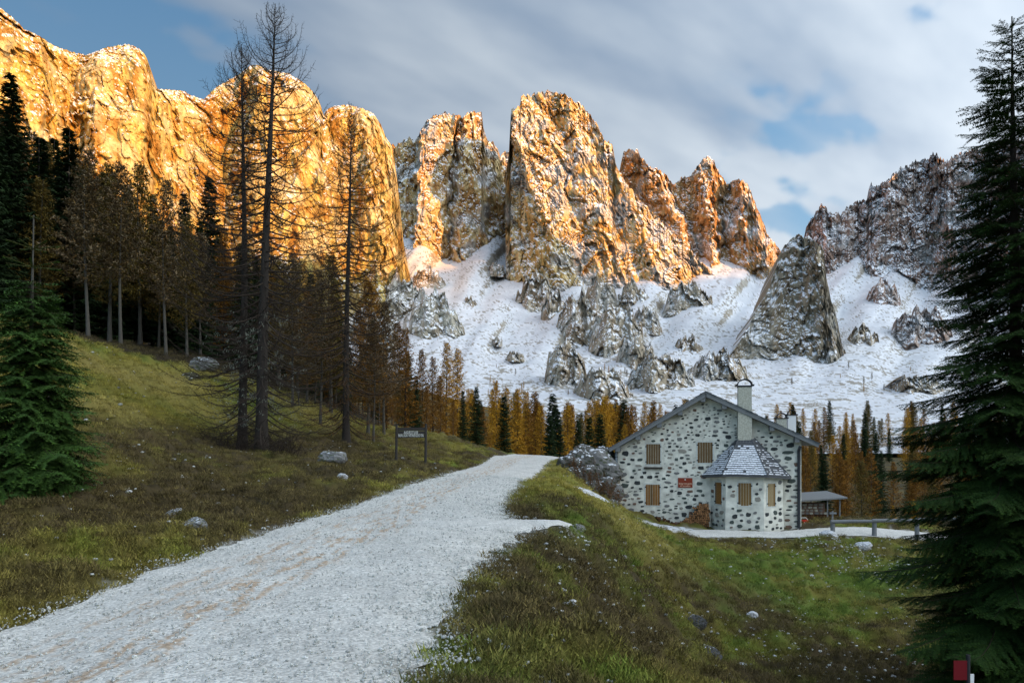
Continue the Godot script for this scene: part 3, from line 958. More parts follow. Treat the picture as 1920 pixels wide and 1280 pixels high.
func build_roads() -> void:
	var l := PackedVector3Array()
	var r := PackedVector3Array()
	var d := 1.4
	while d < 92.0:
		var xl := polyline(ROAD_L, d) + 0.16 * noise_a.get_noise_2d(d / 0.7, 1.0)
		var xr := polyline(ROAD_R, d) + 0.22 * noise_a.get_noise_2d(d / 0.8, 7.0)
		l.append(Vector3(xl, 0, -d))
		r.append(Vector3(xr, 0, -d))
		d += 0.035 + d * 0.0035
	var road := put("road", strip_mesh(l, r, 90, gravel_color), mats.gravel)
	tag(road, "white gravel road with rusty wheel streaks climbing to the crest", "", "", "structure")
	for spec in [[SPUR, "path", "gravel fork leaving the road towards the house"], [TRACK, "path", "pale gravel yard in front of the house"], [TRAIL, "path", "snowy footpath sloping down to the house wall"]]:
		l.clear()
		r.clear()
		var line: Array = spec[0]
		var snowy: bool = line == TRAIL
		var pts := Curve3D.new()
		for k in line.size():
			var a: Array = line[maxi(k - 1, 0)]
			var b: Array = line[mini(k + 1, line.size() - 1)]
			var tangent := Vector3(b[0] - a[0], 0, -(b[1] - a[1])) * 0.17
			pts.add_point(Vector3(line[k][0], line[k][2], -line[k][1]), -tangent, tangent)
		var len := pts.get_baked_length()
		var steps := int(len / 0.08)
		for k in steps + 1:
			var p := pts.sample_baked(len * k / steps)
			var q := pts.sample_baked(minf(len * k / steps + 0.05, len))
			var o := pts.sample_baked(maxf(len * k / steps - 0.05, 0.0))
			var dir := Vector3(q.x - o.x, 0, q.z - o.z).normalized()
			var side := Vector3(-dir.z, 0, dir.x)
			var hw := p.y
			l.append(Vector3(p.x, 0, p.z) - side * (hw + minf(0.14, hw * 0.3) * noise_a.get_noise_2d(k * 0.2, 3.0)))
			r.append(Vector3(p.x, 0, p.z) + side * (hw + minf(0.14, hw * 0.3) * noise_a.get_noise_2d(k * 0.2, 13.0)))
		var color_of := func(x: float, dd: float, t: float) -> Color:
			var b := noise_a.get_noise_2d(x / 0.5, dd / 0.5)
			if snowy:
				return Color(0.74, 0.76, 0.78) if b > -0.22 else Color(0.24, 0.22, 0.14)
			var c := gravel_color(x, dd, 0.6) * 1.05
			return c
		var path := put("path", strip_mesh(l, r, 26, color_of), mats.gravel)
		path.position.y = 0.008
		tag(path, spec[2], "", "", "structure")

# ---------------------------------------------------------------- the stone house

const HZ := -47.0                 # plane of the gable wall
const RIDGE := Vector2(11.43, 4.90)
const EAVE_L := Vector2(5.92, 1.58)
const EAVE_R := Vector2(17.53, 1.86)
const WALL_L := 6.42
const WALL_R := 16.68
const BACK := -57.0

func roof_y(x: float) -> float:
	if x < RIDGE.x:
		return lerpf(EAVE_L.y, RIDGE.y, (x - EAVE_L.x) / (RIDGE.x - EAVE_L.x))
	return lerpf(RIDGE.y, EAVE_R.y, (x - RIDGE.x) / (EAVE_R.x - RIDGE.x))

func hp(px: float, py: float, z := HZ) -> Vector3:
	return at_pixel(px, py, -z)

func turned(o: Node3D) -> void:
	# the gable looks towards the road, a little off the picture's plane
	var pivot := Vector3(11.5, 0, HZ)
	o.transform = Transform3D(Basis(), pivot) * Transform3D(Basis(Vector3.UP, deg_to_rad(-12.0)).scaled_local(Vector3(1.025, 1, 1)), Vector3.ZERO) * Transform3D(Basis(), -pivot) * o.transform

func build_house() -> void:
	var house := thing("stone_house", "whitewashed stone mountain house with slate roof, shutters and tall chimney", "house", Vector3.ZERO)
	# gable and side walls
	var s := Shape.new()
	var foot := -4.4
	var top_l := roof_y(WALL_L) - 0.26
	var top_r := roof_y(WALL_R) - 0.26
	var top_m := RIDGE.y - 0.28
	var gable := [Vector2(WALL_L, foot), Vector2(WALL_L, top_l), Vector2(RIDGE.x, top_m), Vector2(WALL_R, top_r), Vector2(WALL_R, foot)]
	for z in [HZ, BACK]:
		var p := []
		for g: Vector2 in gable: p.append(Vector3(g.x, g.y, z))
		if z == HZ:
			s.tri(p[0], p[1], p[2]); s.tri(p[0], p[2], p[4]); s.tri(p[4], p[2], p[3])
		else:
			s.tri(p[2], p[1], p[0]); s.tri(p[4], p[2], p[0]); s.tri(p[3], p[2], p[4])
	for k in [0, 3]:
		var a: Vector2 = gable[k]
		var b: Vector2 = gable[k + 1]
		s.quad(Vector3(a.x, a.y, BACK), Vector3(b.x, b.y, BACK), Vector3(b.x, b.y, HZ), Vector3(a.x, a.y, HZ))
	var wall := put("wall", s.mesh(), mats.plaster, house)

	# roof: two slabs of slate on boards, laid in courses, over the gable
	for side in [-1, 1]:
		var eave: Vector2 = EAVE_L if side < 0 else EAVE_R
		var r := Shape.new()
		var dir := (eave - RIDGE).normalized()
		var up := Vector2(-dir.y, dir.x) if side < 0 else Vector2(dir.y, -dir.x)
		if up.y < 0.0: up = -up
		var front := HZ + 0.75
		var back := BACK - 0.6
		var under := 0.10
		var a := RIDGE
		var b := eave
		var q := [Vector3(a.x, a.y - under, front), Vector3(a.x, a.y, front), Vector3(b.x, b.y, front), Vector3(b.x, b.y - under, front)]
		if side < 0: q.reverse()
		var q2 := []
		for v: Vector3 in q: q2.append(Vector3(v.x, v.y, back))
		r.block(q + q2)
		var slab := put("roof", r.mesh(), mats.grey_wood, house)
		# slates in overlapping courses
		var t := Shape.new()
		var run := RIDGE.distance_to(eave)
		var courses := int(run / 0.30)
		for k in courses:
			var o0 := run * (k + 1) / courses + 0.05
			var o1 := run * k / courses - 0.03
			var z := front + 0.04
			var first := true
			while z > back:
				var w := rng.randf_range(0.28, 0.46) if z > -49.0 else 2.4
				var lift := rng.randf_range(0.02, 0.045)
				var pa := RIDGE + dir * o0 + up * (0.004 + lift)
				var pb := RIDGE + dir * o1 + up * 0.008
				var pc := RIDGE + dir * o0 + up * (0.002 + lift - 0.03)
				var z2 := maxf(z - w, back)
				var zj := z + (rng.randf_range(-0.03, 0.05) if first else 0.0)
				first = false
				t.quad(Vector3(pa.x, pa.y, zj), Vector3(pa.x, pa.y, z2 + 0.012), Vector3(pb.x, pb.y, z2 + 0.012), Vector3(pb.x, pb.y, zj))
				t.quad(Vector3(pc.x, pc.y, zj), Vector3(pc.x, pc.y, z2 + 0.012), Vector3(pa.x, pa.y, z2 + 0.012), Vector3(pa.x, pa.y, zj))
				t.tri(Vector3(pa.x, pa.y, zj), Vector3(pb.x, pb.y, zj), Vector3(pc.x, pc.y, zj))
				z = z2
		var slates := put("slates", t.mesh(), mats.slate, slab)
		slates.set_meta("kind", "stuff")
		# verge board under the slates
		var vb := Shape.new()
		var c0 := RIDGE - up * 0.10
		var c1 := eave - up * 0.10
		var dz := front + 0.012
		var w4 := [Vector3(c0.x, c0.y - 0.20, dz), Vector3(c0.x, c0.y, dz), Vector3(c1.x, c1.y, dz), Vector3(c1.x, c1.y - 0.14, dz)]
		if side < 0: w4.reverse()
		var w5 := []
		for v: Vector3 in w4: w5.append(Vector3(v.x, v.y, dz - 0.045))
		vb.block(w4 + w5)
		put("verge_board", vb.mesh(), mats.grey_wood, slab)
	# purlin ends
	for c in [[1323, 745], [1282, 770], [1244, 792], [1205, 814], [1168, 836], [1361, 766], [1444, 808], [1487, 829]]:
		var p := hp(c[0], c[1], HZ + 0.6)
		p.y = roof_y(p.x) - 0.36
		var b := Shape.new()
		b.box(Vector3(p.x - 0.13, p.y - 0.15, HZ - 0.1), Vector3(p.x + 0.13, p.y + 0.13, HZ + 0.70))
		put("purlin", b.mesh(), mats.grey_wood, house)

	# shuttered windows: px of the shutter, sill?
	var windows := [[1216, 832, 1242, 871, true, "shutter_brown"], [1309, 829, 1336, 868, false, "shutter_brown"], [1215, 909, 1241, 949, false, "shutter_orange"]]
	for w in windows:
		var lo := hp(w[0], w[3])
		var hi := hp(w[2], w[1])
		shuttered_window(house, Transform3D(Basis(), Vector3((lo.x + hi.x) / 2.0, lo.y, HZ)), hi.x - lo.x, hi.y - lo.y, w[5], w[4])

	# five-sided hearth bay with its own shingled hood, the chimney on top
	var plan := [Vector2(11.72, -47.0), Vector2(12.5, -45.7), Vector2(14.5, -45.45), Vector2(15.6, -46.25), Vector2(15.66, -47.0)]
	var bay := put("hearth_bay", bay_mesh(plan, -4.4, 0.02), mats.plaster, house)
	# face, share of the face from where to where, foot, head, wood
	var bay_windows := [[0, 0.30, 0.74, -1.66, -0.38, "shutter_orange"], [1, 0.33, 0.68, -1.68, -0.37, "shutter_wood"], [2, 0.20, 0.60, -1.70, -0.40, "shutter_pale"]]
	for w in bay_windows:
		var a: Vector2 = plan[w[0]]
		var b: Vector2 = plan[w[0] + 1]
		var d := (b - a).normalized()
		var nn := Vector2(-d.y, d.x)
		if nn.y < 0.0: nn = -nn
		var x0: float = a.distance_to(b) * w[1]
		var x1: float = a.distance_to(b) * w[2]
		var mid := a + d * (x0 + x1) / 2.0
		var yb: float = w[3]
		var yt: float = w[4]
		var basis := Basis(Vector3(d.x, 0, d.y), Vector3.UP, Vector3(nn.x, 0, nn.y))
		shuttered_window(bay, Transform3D(basis, Vector3(mid.x, yb, mid.y)), x1 - x0, yt - yb, w[5], false)
	build_hood(house, plan)
	build_chimneys(house)
	build_wall_stones(wall, bay, plan)

	# rain pipes
	for c in [[1161.5, 848, 950, "pipe_metal", 0.09], [1486.5, 846, 994, "pipe_dark", 0.085]]:
		var t := hp(c[0], c[1], HZ + 0.12)
		var b := hp(c[0], c[2], HZ + 0.12)
		var q := Shape.new()
		q.tube(PackedVector3Array([t + Vector3(0, 0.25, 0.35), t + Vector3(0, 0.1, 0.05), t, b]), PackedFloat32Array([c[4], c[4], c[4], c[4]]), 10, true)
		var pipe := put("rain_pipe", q.mesh(), mats[c[3]], house)
		for k in 3:
			var y := lerpf(t.y - 0.3, b.y + 0.5, k / 2.0)
			var br := Shape.new()
			br.tube(PackedVector3Array([Vector3(t.x, y, t.z), Vector3(t.x, y + 0.04, t.z)]), PackedFloat32Array([c[4] + 0.012, c[4] + 0.012]), 10, true)
			put("bracket", br.mesh(), mats.iron, pipe)

	# red board on the wall
	var sl := hp(1274, 914)
	var sh := hp(1300, 896)
	var board := thing("wall_sign", "small dark red painted sign board hanging on the house wall", "sign", Vector3((sl.x + sh.x) / 2, sl.y, HZ + 0.03))
	var bs := Shape.new()
	var bw := (sh.x - sl.x) / 2
	var bh := sh.y - sl.y
	bs.box(Vector3(-bw, 0, 0), Vector3(bw, bh, 0.03))
	put("board", bs.mesh(), mats.sign_red, board)
	lettering(board, "Malga Venegiota", Vector3(0, bh * 0.40, 0.032), 0.115, bw * 1.8, mats.sign_text)
	lettering(board, "di Tonadico", Vector3(0, bh * 0.16, 0.032), 0.105, bw * 1.5, mats.sign_text)
	var star := Shape.new()
	for k in 8:
		var a0 := TAU * k / 8.0
		var a1 := TAU * (k + 1) / 8.0
		star.tri(Vector3(0, bh * 0.82, 0.034), Vector3(sin(a0) * 0.045, bh * 0.82 + cos(a0) * 0.045, 0.034), Vector3(sin(a1) * 0.045, bh * 0.82 + cos(a1) * 0.045, 0.034))
	put("emblem", star.mesh(), mats.white_text, board)

	turned(house)
	turned(board)
	build_firewood()

func lettering(parent: Node, text: String, where: Vector3, size: float, width: float, m: Material) -> void:
	var tm := TextMesh.new()
	var font := SystemFont.new()
	font.font_names = PackedStringArray(["Droid Sans"])
	font.font_weight = 700
	tm.font = font
	tm.text = text
	tm.font_size = 32
	tm.pixel_size = size / 32.0
	tm.depth = 0.004
	tm.curve_step = 2.0
	var o := put("lettering", tm, m, parent)
	o.position = where
	var got := tm.get_aabb().size.x
	if got > width: o.scale = Vector3(width / got, 1, 1)

func shuttered_window(parent: Node, at: Transform3D, w: float, h: float, wood: String, sill: bool) -> void:
	# local axes: x along the wall, y up, z out of the wall, origin at the foot of the opening
	var root := Node3D.new()
	root.name = "window"
	root.transform = at
	parent.add_child(root, true)
	var fr := Shape.new()
	var f := 0.065
	var hw := w / 2.0
	fr.box(Vector3(-hw - f, -f, -0.05), Vector3(-hw, h + f, 0.022))
	fr.box(Vector3(hw, -f, -0.05), Vector3(hw + f, h + f, 0.022))
	fr.box(Vector3(-hw, h, -0.05), Vector3(hw, h + f, 0.020))
	fr.box(Vector3(-hw, -f, -0.05), Vector3(hw, 0, 0.020))
	put("frame", fr.mesh(), mats.lime, root)
	# planks of the closed shutters, with a gap down the middle
	var planks := maxi(3, int(round(w / 0.14)))
	for k in planks:
		var a := -hw + w * k / planks + 0.006
		var b := -hw + w * (k + 1) / planks - 0.006
		var p := Shape.new()
		var z := 0.004 + rng.randf_range(-0.004, 0.006)
		p.box(Vector3(a, 0.012, -0.03), Vector3(b, h - 0.012, z))
		put("plank", p.mesh(), mats[wood if (k * 7 + planks) % 5 != 0 else ("shutter_brown" if wood != "shutter_pale" else "shutter_wood")], root)
	for y in [0.16, h - 0.16]:
		for sx in [-1.0, 1.0]:
			var hg := Shape.new()
			hg.box(Vector3(sx * hw - 0.05, y - 0.035, 0.0), Vector3(sx * hw + 0.05, y + 0.035, 0.028))
			put("hinge", hg.mesh(), mats.iron, root)
	if sill:
		var sl := Shape.new()
		sl.box(Vector3(-hw - 0.12, -0.26, -0.02), Vector3(hw + 0.12, -0.15, 0.16))
		put("sill", sl.mesh(), mats.dark_wood, root)

func bay_mesh(plan: Array, lo: float, hi: float) -> ArrayMesh:
	var s := Shape.new()
	for k in plan.size() - 1:
		var a: Vector2 = plan[k]
		var b: Vector2 = plan[k + 1]
		# slight batter at the foot
		var c := Vector2(13.6, -47.0)
		var a2 := a + (a - c).normalized() * 0.12 if k > 0 else a
		var b2 := b + (b - c).normalized() * 0.12 if k < plan.size() - 2 else b
		s.quad(Vector3(a2.x, lo, a2.y), Vector3(a.x, -1.6, a.y), Vector3(b.x, -1.6, b.y), Vector3(b2.x, lo, b2.y))
		s.quad(Vector3(a.x, -1.6, a.y), Vector3(a.x, hi, a.y), Vector3(b.x, hi, b.y), Vector3(b.x, -1.6, b.y))
	return s.mesh()

func build_hood(house: Node, plan: Array) -> void:
	# hipped hood from the eaves of the bay up to the foot of the chimney
	var eave := []
	for c in [[11.22, -0.02, -46.98], [12.3, 0.09, -45.3], [14.66, 0.07, -45.02], [16.02, -0.06, -46.12], [16.10, -0.10, -46.98]]:
		eave.append(Vector3(c[0], c[1], c[2]))
	var apex := [at_pixel(1384, 822, 46.98), at_pixel(1386, 823.5, 46.35), at_pixel(1408.5, 823.5, 46.35), at_pixel(1411, 822, 46.98), at_pixel(1411, 822, 46.99)]
	apex[0] = Vector3(13.12, 2.08, -46.98)
	apex[3] = at_pixel(1411, 822, 46.75)
	var roof := Shape.new()
	for k in 4:
		var sunk := Vector3(0, -0.09, 0)
		roof.quad(eave[k] + sunk, apex[k] + sunk, apex[k + 1] + sunk, eave[k + 1] + sunk)
		var dn := Vector3(0, -0.10, 0)
		roof.quad(eave[k] + dn, eave[k], eave[k + 1], eave[k + 1] + dn)
		var inner := Vector3(13.6, eave[k].y - 0.12, -47.0)
		roof.tri(eave[k] + dn, eave[k + 1] + dn, inner)
	var hood := put("hood", roof.mesh(), mats.slate, house)
	# shingles in courses, each carrying a little snow
	var sh := Shape.new()
	var sn := Shape.new()
	for k in 4:
		var e0: Vector3 = eave[k]
		var e1: Vector3 = eave[k + 1]
		var a0: Vector3 = apex[k]
		var a1: Vector3 = apex[k + 1]
		var nn := (a0 - e0).cross(e1 - e0).normalized()
		if nn.y < 0.0: nn = -nn
		var courses := 17
		for r in courses:
			var t0 := float(r) / courses
			var t1 := float(r + 1.25) / courses
			var l0 := e0.lerp(a0, t0)
			var r0 := e1.lerp(a1, t0)
			var l1 := e0.lerp(a0, minf(t1, 1.0))
			var r1 := e1.lerp(a1, minf(t1, 1.0))
			var count := maxi(1, int(l0.distance_to(r0) / 0.15))
			for i in count:
				var u0 := float(i) / count + 0.02 / count
				var u1 := float(i + 1) / count - 0.04 / count
				var lift := nn * rng.randf_range(0.022, 0.04)
				var drop := (l0 - l1).normalized() * rng.randf_range(-0.012, 0.02)
				var p0 := l0.lerp(r0, u0) + lift + drop
				var p1 := l1.lerp(r1, u0) + nn * 0.004
				var p2 := l1.lerp(r1, u1) + nn * 0.004
				var p3 := l0.lerp(r0, u1) + lift + drop
				sh.quad(p0, p1, p2, p3)
				sh.quad(p0 - nn * 0.02, p0, p3, p3 - nn * 0.02)
				# snow lies on the upper part of each shingle; near the chimney it has melted
				var keep := 0.97 if r < 12 else (0.6 if r < 14 else 0.03)
				if k == 2 : keep *= 0.66
				if k == 0: keep *= 0.9
				if rng.randf() < keep:
					var f0 := rng.randf_range(0.16, 0.30) + (0.25 if k == 2 else 0.0)
					var f1 := rng.randf_range(0.80, 0.86)
					var z := nn * 0.007
					sn.quad(p0.lerp(p1, f0) + z, p0.lerp(p1, f1) + z, p3.lerp(p2, f1) + z, p3.lerp(p2, f0 + rng.randf_range(-0.05, 0.05)) + z)
	var shingles := put("shingles", sh.mesh(), mats.slate, hood)
	shingles.set_meta("kind", "stuff")
	var snow := put("snow", sn.mesh(), mats.snow, hood)
	snow.set_meta("kind", "stuff")
	# lead along the hips
	for k in range(1, 4):
		var hip := Shape.new()
		var up := Vector3(0, 0.035, 0.02)
		hip.tube(PackedVector3Array([eave[k] + up, apex[k] + up]), PackedFloat32Array([0.028, 0.024]), 6, true)
		put("hip", hip.mesh(), mats.slate, hood)

func arch_cap(parent: Node, x0: float, x1: float, y: float, z0: float, z1: float, rise: float) -> void:
	# bent sheet of iron over the flue, open at both ends
	var s := Shape.new()
	var n := 14
	var cx := (x0 + x1) / 2.0
	var rx := (x1 - x0) / 2.0
	for k in n:
		var a0 := PI * k / n
		var a1 := PI * (k + 1) / n
		var o0 := Vector2(cx - cos(a0) * rx, y + sin(a0) * rise)
		var o1 := Vector2(cx - cos(a1) * rx, y + sin(a1) * rise)
		var i0 := Vector2(cx - cos(a0) * (rx - 0.05), y + sin(a0) * (rise - 0.05))
		var i1 := Vector2(cx - cos(a1) * (rx - 0.05), y + sin(a1) * (rise - 0.05))
		s.block([Vector3(i0.x, i0.y, z1), Vector3(o0.x, o0.y, z1), Vector3(o1.x, o1.y, z1), Vector3(i1.x, i1.y, z1), Vector3(i0.x, i0.y, z0), Vector3(o0.x, o0.y, z0), Vector3(o1.x, o1.y, z0), Vector3(i1.x, i1.y, z0)])
	# turned-up feet
	for sx in [-1.0, 1.0]:
		var e: float = cx + sx * rx
		s.box(Vector3(minf(e, e + sx * 0.10), y - 0.05, z0), Vector3(maxf(e, e + sx * 0.10), y + 0.03, z1))
	put("cap", s.mesh(), mats.iron, parent)

func build_chimneys(house: Node) -> void:
	var z0 := -46.98
	var z1 := -46.30
	var a := at_pixel(1386, 826, 46.3)
	var b := at_pixel(1409.5, 725.5, 46.3)
	var s := Shape.new()
	var ctr := (a.x + b.x) / 2.0
	var hw := (b.x - a.x) / 2.0
	s.block([Vector3(ctr - hw - 0.02, a.y - 0.25, z1), Vector3(ctr - hw, b.y, z1), Vector3(ctr + hw, b.y, z1), Vector3(ctr + hw + 0.02, a.y - 0.25, z1),
		Vector3(ctr - hw - 0.02, a.y - 0.25, z0 - 0.05), Vector3(ctr - hw, b.y, z0 - 0.05), Vector3(ctr + hw, b.y, z0 - 0.05), Vector3(ctr + hw + 0.02, a.y - 0.25, z0 - 0.05)])
	var ch := put("chimney", s.mesh(), mats.chimney_plaster, house)
	ch.set_meta("label", "tall plastered chimney with an iron arch on top")
	var slab := Shape.new()
	slab.box(Vector3(ctr - hw - 0.03, b.y - 0.02, z0 - 0.08), Vector3(ctr + hw + 0.03, b.y + 0.07, z1 + 0.03))
	put("slab", slab.mesh(), mats.iron, ch)
	arch_cap(ch, ctr - hw - 0.05, ctr + hw + 0.05, b.y + 0.10, z0 + 0.05, z1 - 0.02, 0.36)
	# two more on the far slope of the roof
	for c in [[1447, 1464.5, 786, 53.4, "chimney_plaster"], [1466, 1480, 780, 54.6, "white_paint"]]:
		var lo := at_pixel(c[0], c[2], c[3]) + Vector3((c[3] + HZ) * -0.213, 0, 0)
		var hi := at_pixel(c[1], c[2], c[3]) + Vector3((c[3] + HZ) * -0.213, 0, 0)
		var k := Shape.new()
		k.box(Vector3(lo.x, roof_y(hi.x) - 0.5, -c[3] - 0.5), Vector3(hi.x, lo.y, -c[3]))
		var o := put("chimney", k.mesh(), mats[c[4]], house)
		var cap := Shape.new()
		cap.box(Vector3(lo.x - 0.05, lo.y, -c[3] - 0.55), Vector3(hi.x + 0.05, lo.y + 0.05, -c[3] + 0.05))
		put("slab", cap.mesh(), mats.iron, o)
		arch_cap(o, lo.x - 0.02, hi.x + 0.02, lo.y + 0.06, -c[3] - 0.5, -c[3], 0.34)

# an uneven rounded stone lying in a wall, x across, y up, z out
func stone_mesh(sd: int) -> ArrayMesh:
	var r := RandomNumberGenerator.new()
	r.seed = sd
	var n := 9
	var rim := []
	for k in n:
		var a := TAU * k / n + r.randf_range(-0.2, 0.2)
		var q := r.randf_range(0.78, 1.08)
		var c := cos(a)
		var s := sin(a)
		rim.append(Vector2(signf(c) * pow(absf(c), 0.7), signf(s) * pow(absf(s), 0.7)) * q)
	var sh := Shape.new()
	var top := Vector3(r.randf_range(-0.2, 0.2), r.randf_range(-0.2, 0.2), 1.0)
	for k in n:
		var a: Vector2 = rim[k]
		var b: Vector2 = rim[(k + 1) % n]
		var a1 := Vector3(a.x * 0.84, a.y * 0.84, 0.8)
		var b1 := Vector3(b.x * 0.84, b.y * 0.84, 0.8)
		sh.quad(Vector3(a.x, a.y, -0.6), a1, b1, Vector3(b.x, b.y, -0.6))
		sh.tri(a1, top, b1)
	# outward faces
	for k in range(0, sh.ix.size(), 3):
		var t := sh.ix[k + 1]
		if sh.n[sh.ix[k]].z < 0.0 or sh.n[sh.ix[k]].dot(sh.v[sh.ix[k]] - Vector3(0, 0, -0.4)) < 0.0:
			sh.ix[k + 1] = sh.ix[k + 2]
			sh.ix[k + 2] = t
			for m in 3: sh.n[sh.ix[k + m]] = -sh.n[sh.ix[k + m]]
	return sh.mesh()

func build_wall_stones(wall: Node, bay: Node, plan: Array) -> void:
	var r := RandomNumberGenerator.new()
	r.seed = 99
	var shapes: Array[ArrayMesh] = []
	for k in 9: shapes.append(stone_mesh(300 + k))
	var kinds := ["stone_green", "stone_green", "stone_dark", "stone_dark", "stone_dark", "stone_grey", "stone_grey", "stone_brown", "stone_pale"]
	# keep clear of these (metres): windows with their frames, the bay, the sign
	var clear := [Rect2(8.0, 0.25, 1.05, 1.6), Rect2(10.85, 0.6, 1.1, 1.6), Rect2(8.0, -2.0, 1.0, 1.55), Rect2(9.85, -0.78, 0.92, 0.68), Rect2(11.6, -4.5, 4.1, 4.6), Rect2(13.3, -4.5, 0.85, 9.0)]
	var hood_lo := 11.2
	var put_here := []
	var made := 0
	var tries := 0
	while made < 280 and tries < 14000:
		tries += 1
		var x := r.randf_range(WALL_L + 0.2, WALL_R - 0.2)
		var y := r.randf_range(-3.3, 4.4)
		var high := smoothstep(0.9, 3.0, y)
		if r.randf() < high * 0.80: continue
		var big := r.randf()
		var hw := lerpf(0.12, 0.33, big * big) * (1.0 - 0.42 * high)
		var hh := hw * r.randf_range(0.35, 0.8)
		if x > 15.4: hw *= 1.2
		if y + hh > roof_y(x) - 0.55: continue
		if y < smooth_h(x, 46.6) - 0.1: continue
		var bad := false
		for c: Rect2 in clear:
			if c.grow(0.03).intersects(Rect2(x - hw, y - hh, 2 * hw, 2 * hh)): bad = true
		# below the hood
		if y > -0.3 and y < 2.2 and absf(x - 13.65) < lerpf(2.3, 0.5, (y + 0.3) / 2.5): bad = true
		for o: Array in put_here:
			if absf(o[0] - x) < (o[2] + hw) * 1.05 + 0.02 and absf(o[1] - y) < (o[3] + hh) * 1.1 + 0.02:
				bad = true
				break
		if bad: continue
		put_here.append([x, y, hw, hh])
		made += 1
		var st := put("stone", shapes[r.randi() % 9], mats[kinds[r.randi() % kinds.size()]], wall)
		st.transform = Transform3D(Basis(Vector3(0, 0, 1), r.randf_range(-0.16, 0.16)).scaled_local(Vector3(hw, hh, 0.035)), Vector3(x, y, HZ))
	# many small chips of stone that show through the lime
	var chips := Shape.new()
	for k in 620:
		var x := r.randf_range(WALL_L + 0.1, WALL_R - 0.1)
		var y := r.randf_range(-3.0, 4.5)
		if y > roof_y(x) - 0.5: continue
		var bad := false
		for c: Rect2 in clear:
			if c.has_point(Vector2(x, y)): bad = true
		if y > -0.3 and y < 2.2 and absf(x - 13.65) < lerpf(2.3, 0.5, (y + 0.3) / 2.5): bad = true
		for o: Array in put_here:
			if absf(o[0] - x) < o[2] + 0.07 and absf(o[1] - y) < o[3] + 0.05: bad = true
		if bad: continue
		var w := r.randf_range(0.035, 0.10)
		var h := w * r.randf_range(0.25, 0.55)
		var tilt := r.randf_range(-0.1, 0.3) * w
		var z := HZ + 0.012
		chips.block([Vector3(x - w, y - h - tilt, z), Vector3(x - w * 0.6, y + h - tilt, z), Vector3(x + w, y + h * 0.7 + tilt, z), Vector3(x + w * 0.7, y - h + tilt, z),
			Vector3(x - w, y - h - tilt, HZ - 0.02), Vector3(x - w * 0.6, y + h - tilt, HZ - 0.02), Vector3(x + w, y + h * 0.7 + tilt, HZ - 0.02), Vector3(x + w * 0.7, y - h + tilt, HZ - 0.02)])
	var o := put("small_stones", chips.mesh(), mats.stone_green, wall)
	o.set_meta("kind", "stuff")
	# stones of the bay, face by face: the faces and the px spans of their windows
	var spans := [[0, 0.30, 0.74], [1, 0.33, 0.68], [2, 0.20, 0.60]]
	for k in 3:
		var a: Vector2 = plan[k]
		var b: Vector2 = plan[k + 1]
		var d := (b - a).normalized()
		var nn := Vector2(-d.y, d.x)
		if nn.y < 0.0: nn = -nn
		var len := a.distance_to(b)
		var w0: float = len * spans[k][1] - 0.08
		var w1: float = len * spans[k][2] + 0.08
		var here := []
		var n := 0
		var goes := 0
		while n < [14, 26, 18][k] and goes < 900:
			goes += 1
			var t := r.randf_range(0.12, len - 0.12)
			var y := r.randf_range(-3.0, -0.35)
			var hw := r.randf_range(0.09, 0.22)
			var hh := hw * r.randf_range(0.5, 0.95)
			if t - hw < 0.03 or t + hw > len - 0.03: continue
			if y + hh > -1.72 - hh and y - hh < -1.52: continue
			if y > -1.95 and t + hw > w0 and t - hw < w1: continue
			var bad := false
			for q: Array in here:
				if absf(q[0] - t) < q[2] + hw + 0.04 and absf(q[1] - y) < q[3] + hh + 0.05: bad = true
			if bad: continue
			here.append([t, y, hw, hh])
			n += 1
			var c := a + d * t
			var lean := 0.12 * clampf((-1.6 - y) / 2.8, 0.0, 1.0)
			var st := put("stone", shapes[r.randi() % 9], mats[kinds[r.randi() % kinds.size()]], bay)
			st.transform = Transform3D(Basis(Vector3(d.x, 0, d.y), Vector3.UP, Vector3(nn.x, 0, nn.y)) * Basis(Vector3(0, 0, 1), r.randf_range(-0.2, 0.2)).scaled_local(Vector3(hw, hh, 0.035)), Vector3(c.x + nn.x * lean, y, c.y + nn.y * lean))

func log_pile(s: Shape, x: float, y: float, z: float, r: float, len: float, tone: float) -> void:
	s.ink = Color(tone, tone, tone)
	var n := 7
	var c := Vector3(x, y, z)
	for k in n:
		var a0 := TAU * k / n
		var a1 := TAU * (k + 1) / n
		var p0 := c + Vector3(cos(a0), sin(a0), 0) * r
		var p1 := c + Vector3(cos(a1), sin(a1), 0) * r
		s.tri(c, p1, p0)
		s.ink = Color(tone * 0.3, tone * 0.32, tone * 0.36)
		s.quad(p0, p1, p1 - Vector3(0, 0, len), p0 - Vector3(0, 0, len))
		s.ink = Color(tone, tone, tone)

